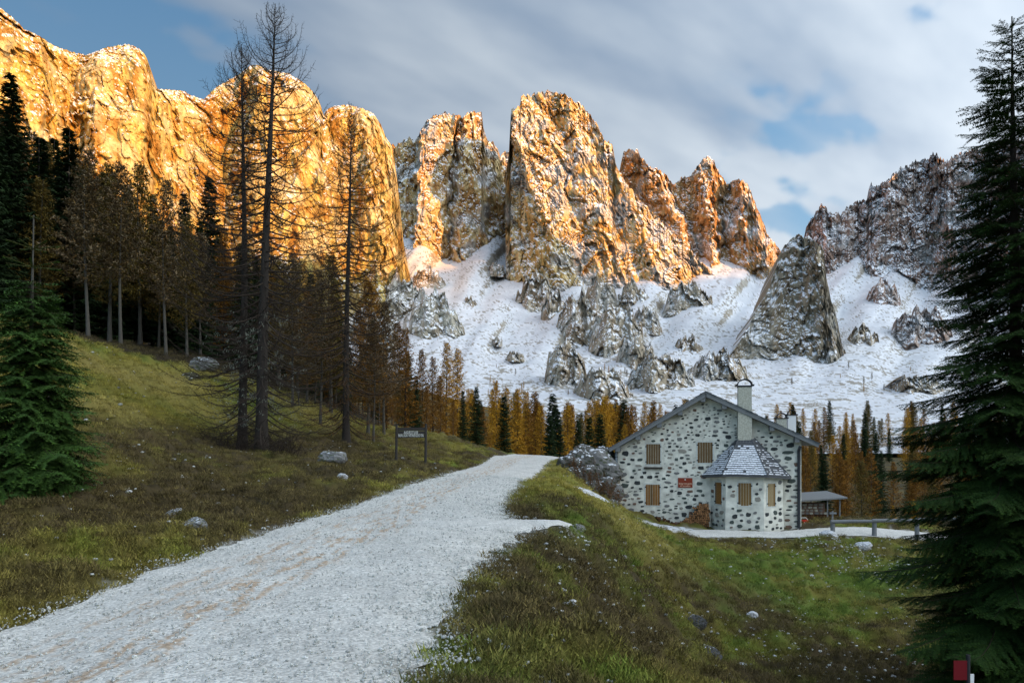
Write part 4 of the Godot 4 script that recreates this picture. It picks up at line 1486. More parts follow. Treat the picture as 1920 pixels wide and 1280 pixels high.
func build_firewood() -> void:
	# split logs stacked against the wall beside the bay, and a low heap of rubble and logs
	var s := Shape.new()
	var y0 := smooth_h(10.6, 46.0) - 0.05
	for row in 13:
		var y := y0 + 0.06 + row * 0.105
		var x0 := 9.65 + row * 0.15 + (0.1 if row < 6 else 0.0)
		if row > 9: x0 = 10.75 + (row - 10) * 0.18
		var x := x0 + (0.055 if row % 2 else 0.0)
		while x < 11.66:
			log_pile(s, x, y + rng.randf_range(-0.012, 0.012), HZ + 0.5 + rng.randf_range(-0.05, 0.06), rng.randf_range(0.045, 0.066), 0.45, rng.randf_range(0.35, 1.15))
			x += 0.115
	var pile := put("firewood_pile", s.mesh(), mats.log_end)
	turned(pile)
	tag(pile, "sloping stack of split orange-brown firewood against the house wall", "firewood", "", "stuff")
	var h := Shape.new()
	for k in 46:
		var x := rng.randf_range(8.1, 9.7)
		var yg := smooth_h(x, 46.2)
		log_pile(h, x, yg + rng.randf_range(0.0, 0.34) * (1.0 - absf(x - 8.9) / 0.95), HZ + rng.randf_range(0.3, 0.8), rng.randf_range(0.04, 0.1), 0.3, rng.randf_range(0.1, 0.6))
	var heap := put("rubble_heap", h.mesh(), mats.log_end)
	turned(heap)
	tag(heap, "low dark heap of logs and rubble below the lower window", "heap", "", "stuff")

# ---------------------------------------------------------------- yard, fence, signs

func beam(a: Vector3, b: Vector3, r0: float, r1: float, sides := 8) -> ArrayMesh:
	var s := Shape.new()
	s.tube(PackedVector3Array([a, a.lerp(b, 0.5) + Vector3(0, rng.randf_range(-0.01, 0.02), 0), b]), PackedFloat32Array([r0, (r0 + r1) / 2, r1]), sides, true)
	return s.mesh()

func build_shed_and_fence() -> void:
	var d := 55.0
	var shed := thing("lean_to_shed", "low lean-to shed with a stone wall and thin sloping roof beside the house", "shed")
	var a := at_pixel(1478, 938, d)
	var b := at_pixel(1583, 931, d)
	var s := Shape.new()
	s.block([a + Vector3(0, -0.10, 0.6), a + Vector3(0, 0, 0.6), b + Vector3(0, 0, 0.6), b + Vector3(0, -0.10, 0.6), a + Vector3(0, 0.15, -3), a + Vector3(0, 0.25, -3), b + Vector3(0, 0.25, -3), b + Vector3(0, 0.15, -3)])
	put("roof", s.mesh(), mats.grey_wood, shed)
	var w := Shape.new()
	var wl := at_pixel(1480, 990, d)
	var wr := at_pixel(1553, 943, d)
	w.box(Vector3(wl.x, wl.y - 0.4, -d - 0.8), Vector3(wr.x, wr.y, -d - 0.5))
	var wall := put("wall", w.mesh(), mats.stone_brown, shed)
	var r := RandomNumberGenerator.new()
	r.seed = 5
	var shapes: Array[ArrayMesh] = [stone_mesh(401), stone_mesh(402), stone_mesh(403)]
	for row in 5:
		var x := wl.x + 0.45
		while x < wr.x - 0.12:
			var hw := r.randf_range(0.10, 0.2)
			var st := put("stone", shapes[r.randi() % 3], mats[["stone_pale", "stone_grey", "stone_pale", "chimney_plaster"][r.randi() % 4]], wall)
			st.transform = Transform3D(Basis.from_scale(Vector3(hw, 0.09, 0.05)), Vector3(x + hw, wr.y - 0.15 - row * 0.20, -d - 0.5))
			x += 2 * hw + 0.03
	for c in [[1575, 934, 984], [1552, 934, 984]]:
		put("post", beam(at_pixel(c[0], c[2], d - 0.3), at_pixel(c[0], c[1], d - 0.3), 0.06, 0.05), mats.grey_wood, shed)
	# dark stacked wood under it
	var p := Shape.new()
	for row in 7:
		var x := at_pixel(1490, 0, d).x
		var xe := at_pixel(1558, 0, d).x
		while x < xe:
			log_pile(p, x, at_pixel(0, 987, d).y + row * 0.125, -d + 0.1 + r.randf_range(-0.05, 0.05), r.randf_range(0.05, 0.07), 0.5, r.randf_range(0.12, 0.42))
			x += 0.13
	var stack := put("firewood_stack", p.mesh(), mats.log_end)
	tag(stack, "dark stack of firewood under the lean-to roof", "firewood", "", "stuff")

	# round rail fence at the edge of the yard
	var fence := thing("rail_fence", "weathered log rail on a squat post at the edge of the yard", "fence")
	var fd := 42.2
	var xs := [1562.0, 1640.0, 1720.0, 1800.0]
	for k in xs.size():
		var g := at_pixel(xs[k], 1006, fd)
		g.y = smooth_h(g.x, fd) - 0.15
		put("post", beam(g, Vector3(g.x, at_pixel(0, 976.0 - 3.0 * k, fd).y, g.z), 0.13, 0.11, 9), mats.grey_wood, fence)
	for k in xs.size() - 1:
		put("rail", beam(at_pixel(xs[k] - 4.0, 978.0 - 2.0 * k, fd - 0.1), at_pixel(xs[k + 1] + 2.0, 977.0 - 2.0 * k, fd - 0.1), 0.10, 0.085, 9), mats.grey_wood, fence)
	var far := thing("rail_fence", "thin low rail fence on the far side of the yard", "fence")
	for k in 5:
		var g := at_pixel(1545 + 19 * k, 990, 58)
		put("post", beam(g, g + Vector3(0, 0.35, 0), 0.04, 0.04, 6), mats.grey_wood, far)
	put("rail", beam(at_pixel(1543, 984, 58), at_pixel(1625, 986, 58), 0.045, 0.045, 6), mats.grey_wood, far)
	# little guidepost behind the fence
	var gp := thing("guidepost", "slim wooden guidepost with a small cross board behind the fence", "signpost")
	put("post", beam(at_pixel(1561.5, 995, 44), at_pixel(1561.5, 958, 44), 0.05, 0.045, 7), mats.grey_wood, gp)
	var cb := Shape.new()
	var c1 := at_pixel(1555, 963.5, 44)
	var c2 := at_pixel(1568, 960, 44)
	cb.box(Vector3(c1.x, c1.y, -43.95), Vector3(c2.x, c2.y, -43.9))
	put("board", cb.mesh(), mats.grey_wood, gp)
	# red crate and a pale sack by the corner of the house
	var cr := thing("crate", "bright red plastic drinks crate by the corner of the house", "crate")
	var q0 := at_pixel(1498, 985, 50)
	var q1 := at_pixel(1513, 974, 50)
	var cs := Shape.new()
	for z in [-50.0, -49.65]:
		cs.box(Vector3(q0.x, q0.y, z), Vector3(q1.x, q1.y, z + 0.03))
	for x in [q0.x, q1.x - 0.03]:
		cs.box(Vector3(x, q0.y, -49.97), Vector3(x + 0.03, q1.y - 0.002, -49.65))
	cs.box(Vector3(q0.x + 0.03, q0.y + 0.02, -49.97), Vector3(q1.x - 0.03, q0.y + 0.05, -49.65))
	put("shell", cs.mesh(), mats.red_plastic, cr)
	var mk := Shape.new()
	for k in 3:
		mk.box(Vector3(q0.x + 0.12 + 0.09 * k, q0.y + 0.16, -49.62), Vector3(q0.x + 0.17 + 0.09 * k, q0.y + 0.22 + 0.02 * (k % 2), -49.612))
	put("marking", mk.mesh(), mats.white_paint, cr)
	var hd := Shape.new()
	hd.tube(PackedVector3Array([Vector3(q0.x, q1.y, -49.8), Vector3(q0.x + 0.12, q1.y + 0.14, -49.8), Vector3(q1.x - 0.12, q1.y + 0.14, -49.8), Vector3(q1.x, q1.y, -49.8)]), PackedFloat32Array([0.02, 0.02, 0.02, 0.02]), 6)
	put("handle", hd.mesh(), mats.white_paint, cr)
	var sk := rock_thing("sack", "pale sack slumped beside the red crate", "sack", at_pixel(1494, 988, 49.2), Vector3(0.24, 0.2, 0.2), 77, Color(0.42, 0.44, 0.44), 0.0)

func build_signs() -> void:
	# wooden direction board on two posts beside the road
	var d := 34.0
	var sgn := thing("wooden_sign", "weathered wooden farm sign on two tall posts beside the road", "sign")
	for c in [[742.5, 868, 795], [797.5, 881, 794]]:
		var foot := at_pixel(c[0], c[1], d)
		foot.y = ground_h(foot.x, d) - 0.1
		put("post", beam(foot, at_pixel(c[0] + 1.0, c[2], d), 0.058, 0.052, 9), mats.dark_wood, sgn)
	var lo := at_pixel(744, 821, d)
	var hi := at_pixel(797, 801, d)
	var h := (hi.y - lo.y) / 3.0
	for k in 3:
		var b := Shape.new()
		b.box(Vector3(lo.x, lo.y + h * k + 0.006, -d - 0.02), Vector3(hi.x, lo.y + h * (k + 1) - 0.006, -d + 0.02 + 0.004 * (k % 2)))
		put("board", b.mesh(), mats.dark_wood, sgn)
	var cx := (lo.x + hi.x) / 2.0
	lettering(sgn, "AGRITUR", Vector3(cx, lo.y + h * 1.55, -d + 0.028), 0.17, 0.62, mats.white_text)
	lettering(sgn, "MALGA VENEGIOTA", Vector3(cx, lo.y + h * 0.72, -d + 0.028), 0.17, 1.08, mats.white_text)
	# red plate half hidden behind the big spruce
	var rd := 13.6
	var r := thing("red_sign", "dark red metal plate on a post beneath the big spruce", "sign")
	var a := at_pixel(1788, 1274, rd)
	var b := at_pixel(1813, 1238, rd)
	var s := Shape.new()
	s.box(Vector3(a.x, a.y, -rd), Vector3(b.x, b.y, -rd + 0.02))
	put("plate", s.mesh(), mats.plate_red, r)
	var foot := at_pixel(1816, 1300, rd)
	foot.y = ground_h(foot.x, rd) - 0.1
	put("post", beam(foot, Vector3(foot.x, b.y + 0.1, foot.z), 0.035, 0.035, 8), mats.iron, r)
	var wp := Shape.new()
	var w0 := at_pixel(1819, 1282, rd)
	var w1 := at_pixel(1826, 1263, rd)
	wp.box(Vector3(w0.x, w0.y, -rd), Vector3(w1.x, w1.y, -rd + 0.02))
	put("white_panel", wp.mesh(), mats.white_paint, r)

# ---------------------------------------------------------------- boulders

func rock_mesh(sd: int, tone: Color, snow: float, fine := true) -> ArrayMesh:
	# rounded block cut by planes, roughened; snow lies where it faces up
	var r := RandomNumberGenerator.new()
	r.seed = sd
	var cuts := []
	for k in 11:
		cuts.append([Vector3(r.randfn(), r.randfn() * 0.8 + 0.1, r.randfn()).normalized(), r.randf_range(0.62, 0.98)])
	var nu := 34 if fine else 14
	var nv := 22 if fine else 9
	var pts := PackedVector3Array()
	for j in nv + 1:
		var la := PI * j / nv - PI / 2
		for i in nu:
			var lo := TAU * i / nu
			var dir := Vector3(cos(la) * cos(lo), sin(la), cos(la) * sin(lo))
			var rad := 1.0
			for c: Array in cuts:
				var k: float = dir.dot(c[0])
				if k > 0.05: rad = minf(rad, c[1] / k)
			rad *= 1.0 + 0.10 * noise_a.get_noise_3d(dir.x * 1.6 + sd, dir.y * 1.6, dir.z * 1.6) + (0.09 * ridged.get_noise_3d(dir.x * 2.2 + sd, dir.y * 2.2, dir.z * 2.2) if fine else 0.0)
			pts.append(dir * rad)
	var s := Shape.new()
	for j in nv:
		for i in nu:
			var a := pts[j * nu + i]
			var b := pts[j * nu + (i + 1) % nu]
			var c := pts[(j + 1) * nu + (i + 1) % nu]
			var e := pts[(j + 1) * nu + i]
			var nn := (c - a).cross(e - b)
			nn = -nn.normalized() if nn.length_squared() > 1e-12 else Vector3.UP
			if nn.dot(a + c) < 0.0: nn = -nn
			var g := noise_a.get_noise_3d(a.x * 3.5 + sd, a.y * 3.5, a.z * 3.5) * 1.4
			var f := 1.0 + 0.35 * g
			s.ink = Color(tone.r * f, tone.g * f, tone.b * f)
			if g > 0.28 and snow < 0.5: s.ink = Color(tone.r * 0.5, tone.g * 0.56, tone.b * 0.4)
			if nn.y + 0.9 * g > 1.25 - snow: s.ink = Color(0.76, 0.78, 0.80)
			s.quad(a, e, c, b)
	return s.mesh()

func rock_thing(called: String, label: String, category: String, at: Vector3, size: Vector3, sd: int, tone: Color, snow: float, group := "") -> MeshInstance3D:
	var o := put(called, rock_mesh(sd, tone, snow), mats.boulder)
	o.transform = Transform3D(Basis(Vector3.UP, sd * 1.7).scaled(size), at)
	tag(o, label, category, group)
	return o

func build_boulders() -> void:
	var grey := Color(0.27, 0.27, 0.26)
	var dark := Color(0.11, 0.11, 0.11)
	var pale := Color(0.56, 0.56, 0.55)
	# rocky knoll at the left end of the house: px, py, distance, size
	var knoll := [[1118, 872, 47.5, 1.15, 0.55], [1090, 866, 46.5, 0.95, 0.6], [1065, 872, 45.5, 0.75, 0.45], [1140, 885, 47.5, 0.9, 0.4], [1105, 893, 45.5, 0.8, 0.35], [1132, 912, 45.5, 0.85, 0.3], [1150, 925, 45.3, 0.7, 0.25], [1112, 915, 44.4, 0.55, 0.2], [1078, 890, 44.4, 0.55, 0.4], [1146, 946, 44.6, 0.45, 0.2], [1095, 850, 49.0, 0.7, 0.3], [1130, 856, 50.0, 0.8, 0.35]]
	for k in knoll.size():
		var c: Array = knoll[k]
		var p := at_pixel(c[0], c[1], c[2])
		rock_thing("boulder", "snow-dusted grey boulder in the rocky knoll beside the house", "boulder", p, Vector3(c[3] * 1.0, c[3] * 0.8, c[3] * 0.9), 20 + k, Color(0.15, 0.145, 0.13) if k % 3 else Color(0.24, 0.235, 0.22), c[4] * 0.55, "boulders of the knoll beside the house")
	# singles on the banks
	var singles := [[330, 964, 15.5, 0.19, "grey", 0.25, "grey speckled rock sitting alone on the road bank below the larches"], [362, 1047, 12.4, 0.20, "grey", 0.1, "pale broken rock at the foot of the bank beside the road"],
		[622, 872, 30, 0.46, "grey", 0.15, "large lichen-grey rock at the foot of the bare larches"], [640, 905, 24, 0.16, "pale", 0.9, "small snow-capped stone on the bank beside the road"],
		[1300, 1160, 21, 0.30, "dark", 0.0, "dark grey rock standing out of the slope below the house"], [1325, 1258, 16.6, 0.26, "dark", 0.0, "dark mossy rock low in the hollow"],
		[1411, 1141, 25, 0.16, "pale", 0.8, "flat white stone lying alone in the green hollow"], [1390, 1247, 17.8, 0.13, "pale", 0.6, "round white stone beside the dark mossy rock"],
		[1161, 1035, 21, 0.17, "pale", 0.2, "pale blocky stone under the lip of the bank"], [382, 690, 50, 0.75, "grey", 0.1, "big snow-dusted boulder before the forest edge"], [358, 720, 46, 0.55, "moss", 0.12, "mossy boulder on the pasture below the forest edge"],
		[1552, 1018, 41.2, 0.42, "pale", 0.6, "white weathered stone at the lip of the yard"], [1620, 1046, 39, 0.35, "pale", 0.6, "white stone half sunk in the slope near the fence"], [1005, 966, 20.5, 0.17, "grey", 0.5, "small grey stone on the grassy mound by the fork"],
		[1085, 1238, 15.8, 0.12, "grey", 0.1, "grey stone among the heather low on the bank"]]
	for k in singles.size():
		var c: Array = singles[k]
		var tone: Color = {"grey": grey, "dark": dark, "pale": pale, "moss": Color(0.13, 0.12, 0.07)}[c[4]]
		var p := at_pixel(c[0], c[1], c[2])
		p.y = ground_h(p.x, c[2]) + c[3] * 0.25
		rock_thing("rock", c[6], "rock", p, Vector3(c[3] * 1.2, c[3] * 0.8, c[3]), 60 + k, tone, c[5])

# ---------------------------------------------------------------- trees

func jit(r: RandomNumberGenerator, k: float) -> float:
	return r.randf_range(-k, k)

# one bare larch limb of length len along +x: it sags, then turns up at the tip, with knotty twigs
func bare_limb(sd: int, len: float, dense: float, needles: Shape = null) -> ArrayMesh:
	var r := RandomNumberGenerator.new()
	r.seed = sd
	var s := Shape.new()
	var pts := PackedVector3Array()
	var rad := PackedFloat32Array()
	var n := 9
	var sag := r.randf_range(0.08, 0.20)
	var wob := r.randf_range(-0.12, 0.12)
	for k in n:
		var t := float(k) / (n - 1)
		pts.append(Vector3(t * len, len * (-sag * sin(t * 2.6) + 0.30 * t * t * t), len * wob * sin(t * 3.0) + jit(r, 0.02)))
		rad.append(lerpf(0.010 + 0.0085 * len, 0.004, pow(t, 0.7)))
	s.tube(pts, rad, 5)
	var twigs := int(len * 10.0 * dense)
	for k in twigs:
		var t := lerpf(0.10, 1.0, pow(float(k) / twigs, 0.85))
		var f := t * (n - 1)
		var i := mini(int(f), n - 2)
		var base := pts[i].lerp(pts[i + 1], f - i)
		var side := 1.0 if k % 2 else -1.0
		var tl := r.randf_range(0.18, 0.62) * (1.15 - 0.75 * t) * minf(1.0, 0.4 + len * 0.35)
		var dir := Vector3(r.randf_range(0.3, 0.9), r.randf_range(-0.45, 0.55), side * r.randf_range(0.5, 1.0)).normalized()
		var tip := base + dir * tl + Vector3(0, tl * r.randf_range(0.0, 0.35), 0)
		var mid := base.lerp(tip, 0.5) - Vector3(0, tl * 0.08, 0)
		s.tube(PackedVector3Array([base, mid, tip]), PackedFloat32Array([0.0065, 0.005, 0.0025]), 3)
		var spurs := int(tl / 0.055)
		for q in spurs:
			var u := (q + r.randf()) / spurs
			var p := base.lerp(mid, u * 2.0) if u < 0.5 else mid.lerp(tip, u * 2.0 - 1.0)
			var d := Vector3(jit(r, 1), jit(r, 1) + 0.2, jit(r, 1)).normalized() * r.randf_range(0.05, 0.17)
			var w := d.cross(Vector3(0.3, 1, 0.2)).normalized() * 0.0036
			s.tri(p - w, p + d, p + w)
			if needles and r.randf() < 0.75:
				for z in 2:
					var e := p + d * r.randf()
					var g := Vector3(jit(r, 1), jit(r, 1), jit(r, 1)).normalized() * r.randf_range(0.03, 0.06)
					var o := g.cross(Vector3.UP).normalized() * 0.012
					var b := r.randf_range(0.6, 1.3)
					needles.ink = Color(0.20 * b, 0.095 * b, 0.022 * b)
					needles.tri(e - o, e + g, e + o)
	return s.mesh()

func trunk_shape(r: RandomNumberGenerator, h: float, r0: float, lean: Vector3, sway: float, sides := 10, flare := 1.6) -> Array:
	var pts := PackedVector3Array()
	var rad := PackedFloat32Array()
	var n := 22
	var ph := r.randf() * TAU
	for k in n:
		var t := float(k) / (n - 1)
		pts.append(Vector3(lean.x * t + sway * sin(t * 5.0 + ph), h * t - (0.3 if k == 0 else 0.0), lean.z * t + sway * cos(t * 4.0 + ph)) - Vector3(sway * sin(ph), 0, sway * cos(ph)))
		var fl := 1.0 + (flare - 1.0) * exp(-t * h / 0.5)
		rad.append(maxf(r0 * pow(1.0 - t, 0.85) * fl, 0.012))
	var s := Shape.new()
	s.tube(pts, rad, sides)
	return [s, pts, rad]

func along(pts: PackedVector3Array, t: float) -> Vector3:
	var f := clampf(t, 0.0, 0.9999) * (pts.size() - 1)
	var i := int(f)
	return pts[i].lerp(pts[i + 1], f - i)

func bare_larch(called: String, label: String, foot: Vector3, h: float, r0: float, lean: Vector3, sd: int, reach: Array, limbs: int, rusty: bool, low: float) -> void:
	var r := RandomNumberGenerator.new()
	r.seed = sd
	var t := thing(called, label, "tree", foot)
	var tr: Array = trunk_shape(r, h, r0, lean, 0.07)
	put("trunk", tr[0].mesh(), mats.bark, t)
	var kinds := []
	for len in [0.6, 1.0, 1.5, 2.1, 2.8, 3.6, 4.3]:
		for v in 2:
			var nd: Shape = Shape.new() if rusty else null
			var m := bare_limb(sd * 31 + int(len * 10) + v, len, 1.15, nd)
			kinds.append([len, m, nd.mesh() if rusty and nd.v.size() else null])
	var turn := r.randf() * TAU
	for k in limbs:
		var f := float(k) / limbs
		var u := lerpf(low, 0.985, pow(f, 0.92))
		turn += 2.4 + jit(r, 0.4)
		var len: float = polyline(reach, u) * r.randf_range(0.72, 1.12)
		var best: Array = kinds[0]
		for c: Array in kinds:
			if absf(c[0] - len) + jit(r, 0.15) < absf(best[0] - len): best = c
		var p := along(tr[1], u)
		var rise := lerpf(-0.30, 0.10, smoothstep(0.0, 0.55, u)) + 0.85 * smoothstep(0.62, 1.0, u) + jit(r, 0.14)
		var b := Basis(Vector3.UP, turn) * Basis(Vector3(0, 0, 1), rise) * Basis(Vector3(1, 0, 0), jit(r, 0.5))
		var k2: float = len / best[0]
		var limb := put("branch", best[1], mats.twig, t)
		limb.transform = Transform3D(b.scaled_local(Vector3.ONE * k2), p)
		if best[2]:
			put("needles", best[2], mats.foliage, limb)
	# pale lichen beards on the lowest limbs
	if not rusty:
		var l := Shape.new()
		for k in 900:
			var u := r.randf_range(0.08, 0.34)
			var a := r.randf() * TAU
			var q := along(tr[1], u) + Vector3(cos(a), 0, sin(a)) * r.randf_range(0.1, 1.7) + Vector3(0, -r.randf() * 0.4, 0)
			if noise_b.get_noise_3d(q.x * 1.1, q.y * 1.6, q.z * 1.1 + sd) < 0.25: continue
			for z in 4:
				var e := q + Vector3(jit(r, 0.08), jit(r, 0.05), jit(r, 0.08))
				var g := r.randf_range(0.7, 1.2)
				l.ink = Color(0.26 * g, 0.27 * g, 0.21 * g)
				l.tri(e, e + Vector3(jit(r, 0.03), -r.randf_range(0.04, 0.11), jit(r, 0.03)), e + Vector3(0.018, 0.01, 0.0))
		var o := put("lichen", l.mesh(), mats.foliage, t)
		o.set_meta("kind", "stuff")

# a spruce spray of length len along +x: flat fan of needled twigs
var needle_tone := 1.0

func spruce_limb(sd: int, len: float, lush: float) -> ArrayMesh:
	var r := RandomNumberGenerator.new()
	r.seed = sd
	var s := Shape.new()
	var droop := r.randf_range(0.10, 0.22)
	s.ink = Color(0.045, 0.032, 0.02)
	var axis := PackedVector3Array()
	var rad := PackedFloat32Array()
	for k in 7:
		var t := k / 6.0
		axis.append(Vector3(len * t, len * (-droop * 1.6 * t + droop * 1.3 * t * t), len * 0.04 * sin(t * 4.0 + sd)))
		rad.append(lerpf(0.006 + 0.006 * len, 0.003, t))
	s.tube(axis, rad, 4)
	var step := 0.065
	var n := int(len / step)
	for k in n + 1:
		var t := float(k) / n
		if t < 0.06: continue
		var base := along(axis, t)
		for side in [-1.0, 1.0]:
			var ll := (0.46 * len * (1.0 - t) + 0.13) * r.randf_range(0.65, 1.1)
			ll = minf(ll, 0.95)
			var dir := Vector3(r.randf_range(0.55, 0.9), r.randf_range(-0.38, -0.02), side * r.randf_range(0.6, 0.95)).normalized()
			needled(s, r, base, dir, ll, lush)
			if ll > 0.24:
				var m := int(ll / 0.06)
				for q in m:
					var u := (q + 0.5) / m
					var d2 := (dir + Vector3(0.5, r.randf_range(-0.5, 0.1), 0.0) * (1.0 if q % 2 else -0.2)).normalized()
					needled(s, r, base + dir * ll * u, d2, r.randf_range(0.10, 0.22), lush)
	needled(s, r, along(axis, 0.97), Vector3(1, 0.05, 0), 0.14, lush)
	return s.mesh()

func needled(s: Shape, r: RandomNumberGenerator, a: Vector3, dir: Vector3, len: float, lush: float) -> void:
	var n := maxi(2, int(len / 0.026 * lush))
	var side := dir.cross(Vector3.UP).normalized()
	var up := side.cross(dir)
	var g := r.randf_range(0.65, 1.35) * needle_tone
	for k in n:
		var t := float(k) / n
		var p := a + dir * len * t + up * (-0.06 * len * t * t)
		var fresh := 1.0 + 0.9 * smoothstep(0.75, 1.0, t)
		s.ink = Color(0.024 * g * fresh, 0.050 * g * fresh, 0.010 * g)
		var w := dir * 0.011
		var o := side * (1.0 if k % 2 else -1.0)
		var q := p + dir * 0.022 + o * r.randf_range(0.026, 0.042) + up * r.randf_range(-0.006, 0.022)
		s.tri(p - w, q, p + w)
		var q2 := p + dir * 0.020 - o * r.randf_range(0.022, 0.038) + up * r.randf_range(-0.022, 0.010)
		s.tri(p - w, q2, p + w)

func near_spruce(called: String, label: String, foot: Vector3, h: float, r0: float, reach: Array, limbs: int, sd: int, sizes: Array, leader: float) -> void:
	var r := RandomNumberGenerator.new()
	r.seed = sd
	var t := thing(called, label, "tree", foot)
	var tr: Array = trunk_shape(r, h, r0, Vector3.ZERO, 0.03, 9, 1.3)
	put("trunk", tr[0].mesh(), mats.bark if leader < 0.05 else mats.grey_bark, t)
	var kinds := []
	for len: float in sizes:
		for v in 2:
			kinds.append([len, spruce_limb(sd * 17 + int(len * 20.0) + v, len, 1.0)])
	var turn := 0.0
	for k in limbs:
		var f := float(k) / (limbs - 1)
		var u := lerpf(0.03, 1.0 - leader, f)
		turn += 2.399 + jit(r, 0.35)
		var len: float = polyline(reach, u) * r.randf_range(0.78, 1.12)
		var best: Array = kinds[0]
		for c: Array in kinds:
			if absf(c[0] - len) + jit(r, 0.1) < absf(best[0] - len): best = c
		var rise := lerpf(-0.32, 0.05, u) + 0.45 * smoothstep(0.75, 1.0, u) + jit(r, 0.10)
		var b := Basis(Vector3.UP, turn) * Basis(Vector3(0, 0, 1), rise) * Basis(Vector3(1, 0, 0), jit(r, 0.25))
		var limb := put("branch", best[1], mats.foliage, t)
		limb.transform = Transform3D(b.scaled_local(Vector3.ONE * (len / best[0])), along(tr[1], u))
	if leader > 0.05:
		# bare young leader with one small whorl
		for w in [[1.0 - leader * 0.52, 6, 0.42], [1.0 - leader * 0.04, 4, 0.12], [1.0 - leader * 0.80, 6, 0.5]]:
			for k in w[1]:
				var b := Basis(Vector3.UP, TAU * k / w[1] + w[0] * 9.0) * Basis(Vector3(0, 0, 1), 0.22 + jit(r, 0.1))
				var m := Shape.new()
				needled(m, r, Vector3.ZERO, Vector3(1, 0, 0), w[2], 1.2)
				m.ink = Color(0.09, 0.085, 0.03)
				m.tube(PackedVector3Array([Vector3.ZERO, Vector3(w[2], 0.0, 0)]), PackedFloat32Array([0.008, 0.004]), 3)
				var o := put("branch", m.mesh(), mats.foliage, t)
				o.transform = Transform3D(b, along(tr[1], w[0]))

# ---- forest trees: unit height 1, crown and trunk shared by many

func larch_crown(sd: int, bare: float, tint: Array, narrow: float, fine := 1.0) -> ArrayMesh:
	# height 10, base at 0; soft feathery limbs
	var r := RandomNumberGenerator.new()
	r.seed = sd
	var s := Shape.new()
	var limbs := int(120 * fine)
	var turn := 0.0
	for k in limbs:
		var f := float(k) / limbs
		var u := lerpf(bare, 0.99, pow(f, 0.9))
		turn += 2.399 + jit(r, 0.5)
		var prof := pow(1.0 - (u - bare) / (1.0 - bare + 0.001), 0.75) * smoothstep(bare - 0.10, bare + 0.14, u)
		var len := (0.16 + 1.75 * prof) * narrow * r.randf_range(0.6, 1.15)
		var d := Vector3(cos(turn), lerpf(-0.10, 0.45, u), sin(turn)).normalized()
		var p := Vector3(0, 10.0 * u, 0)
		var side := d.cross(Vector3.UP).normalized()
		s.ink = Color(0.05, 0.04, 0.03)
		s.tri(p - side * 0.014, p + d * len + Vector3(0, 0.1 * len, 0), p + side * 0.014)
		var m := int((14.0 + 46.0 * len) * fine)
		var g := r.randf_range(0.65, 1.3)
		for q in m:
			var t := pow(r.randf(), 0.75)
			var c := p + d * len * t + Vector3(0, 0.1 * len * t * t, 0) + side * jit(r, 0.26) * (1.1 - 0.6 * t) + Vector3(0, jit(r, 0.10) - 0.05, 0)
			var col: Color = tint[r.randi() % tint.size()]
			var b := g * r.randf_range(0.75, 1.25)
			s.ink = Color(col.r * b, col.g * b, col.b * b)
			var e := Vector3(jit(r, 1), jit(r, 0.7), jit(r, 1)).normalized() * r.randf_range(0.09, 0.26)
			var w := e.cross(Vector3(jit(r, 1), 1, jit(r, 1))).normalized() * r.randf_range(0.018, 0.045)
			s.tri(c - w, c + e, c + w)
	return s.mesh()

func spruce_crown(sd: int, low: float, narrow: float, fine := 1.0) -> ArrayMesh:
	var r := RandomNumberGenerator.new()
	r.seed = sd
	var s := Shape.new()
	var whorls := int(34 * fine)
	for k in whorls:
		var f := float(k) / (whorls - 1)
		var u := lerpf(low, 0.985, f)
		var len0 := (0.10 + 1.75 * pow(1.0 - u, 0.82)) * narrow
		var n := 7 + int(4 * (1.0 - u))
		var ph := r.randf() * TAU
		for q in n:
			var a := ph + TAU * q / n + jit(r, 0.3)
			var len := len0 * r.randf_range(0.62, 1.15)
			var d := Vector3(cos(a), -0.32 + 0.55 * u + jit(r, 0.12), sin(a)).normalized()
			var side := d.cross(Vector3.UP).normalized()
			var p := Vector3(0, 10.0 * u + jit(r, 0.1), 0)
			var m := int((8.0 + 20.0 * len) * fine)
			var g := r.randf_range(0.6, 1.4)
			for i in m:
				var t := (i + r.randf()) / m
				var c := p + d * len * t + Vector3(0, 0.13 * len * t * t, 0)
				var sd2 := 1.0 if i % 2 else -1.0
				var e := (d * 0.7 + side * sd2 * r.randf_range(0.5, 1.0) + Vector3(0, -r.randf_range(0.1, 0.7), 0)).normalized() * r.randf_range(0.18, 0.40) * (1.1 - 0.4 * t)
				var w := e.cross(Vector3(jit(r, 0.6), 1, jit(r, 0.6))).normalized() * r.randf_range(0.03, 0.07)
				s.ink = Color(0.022 * g, 0.040 * g, 0.012 * g)
				s.tri(c - w, c + e, c + w)
	return s.mesh()

func stem_mesh(sd: int, thick: float) -> ArrayMesh:
	var r := RandomNumberGenerator.new()
	r.seed = sd
	var tr: Array = trunk_shape(r, 9.9, thick, Vector3(jit(r, 0.15), 0, jit(r, 0.15)), 0.05, 7, 1.4)
	return tr[0].mesh()

var kinds_of_tree := {}

func forest_tree(kind: String, foot: Vector3, h: float, turn: float, where: String, group: String) -> void:
	var k: Dictionary = kinds_of_tree[kind]
	var label := where
	if group:
		var size := "tall" if h > 17.0 else ("young" if h < 12.0 else "middling")
		label = "%s %s %s" % [size, k.look, where]
	var t := thing(k.name, label, "tree", foot - Vector3(0, 0.15, 0), group)
	t.rotation.y = turn
	var f := h / 10.0
	var wide: float = rng.randf_range(0.88, 1.12)
	t.scale = Vector3(f * wide, f, f * wide)
	put("trunk", k.trunk, k.bark, t)
	put("crown", k.crown, mats.foliage, t)

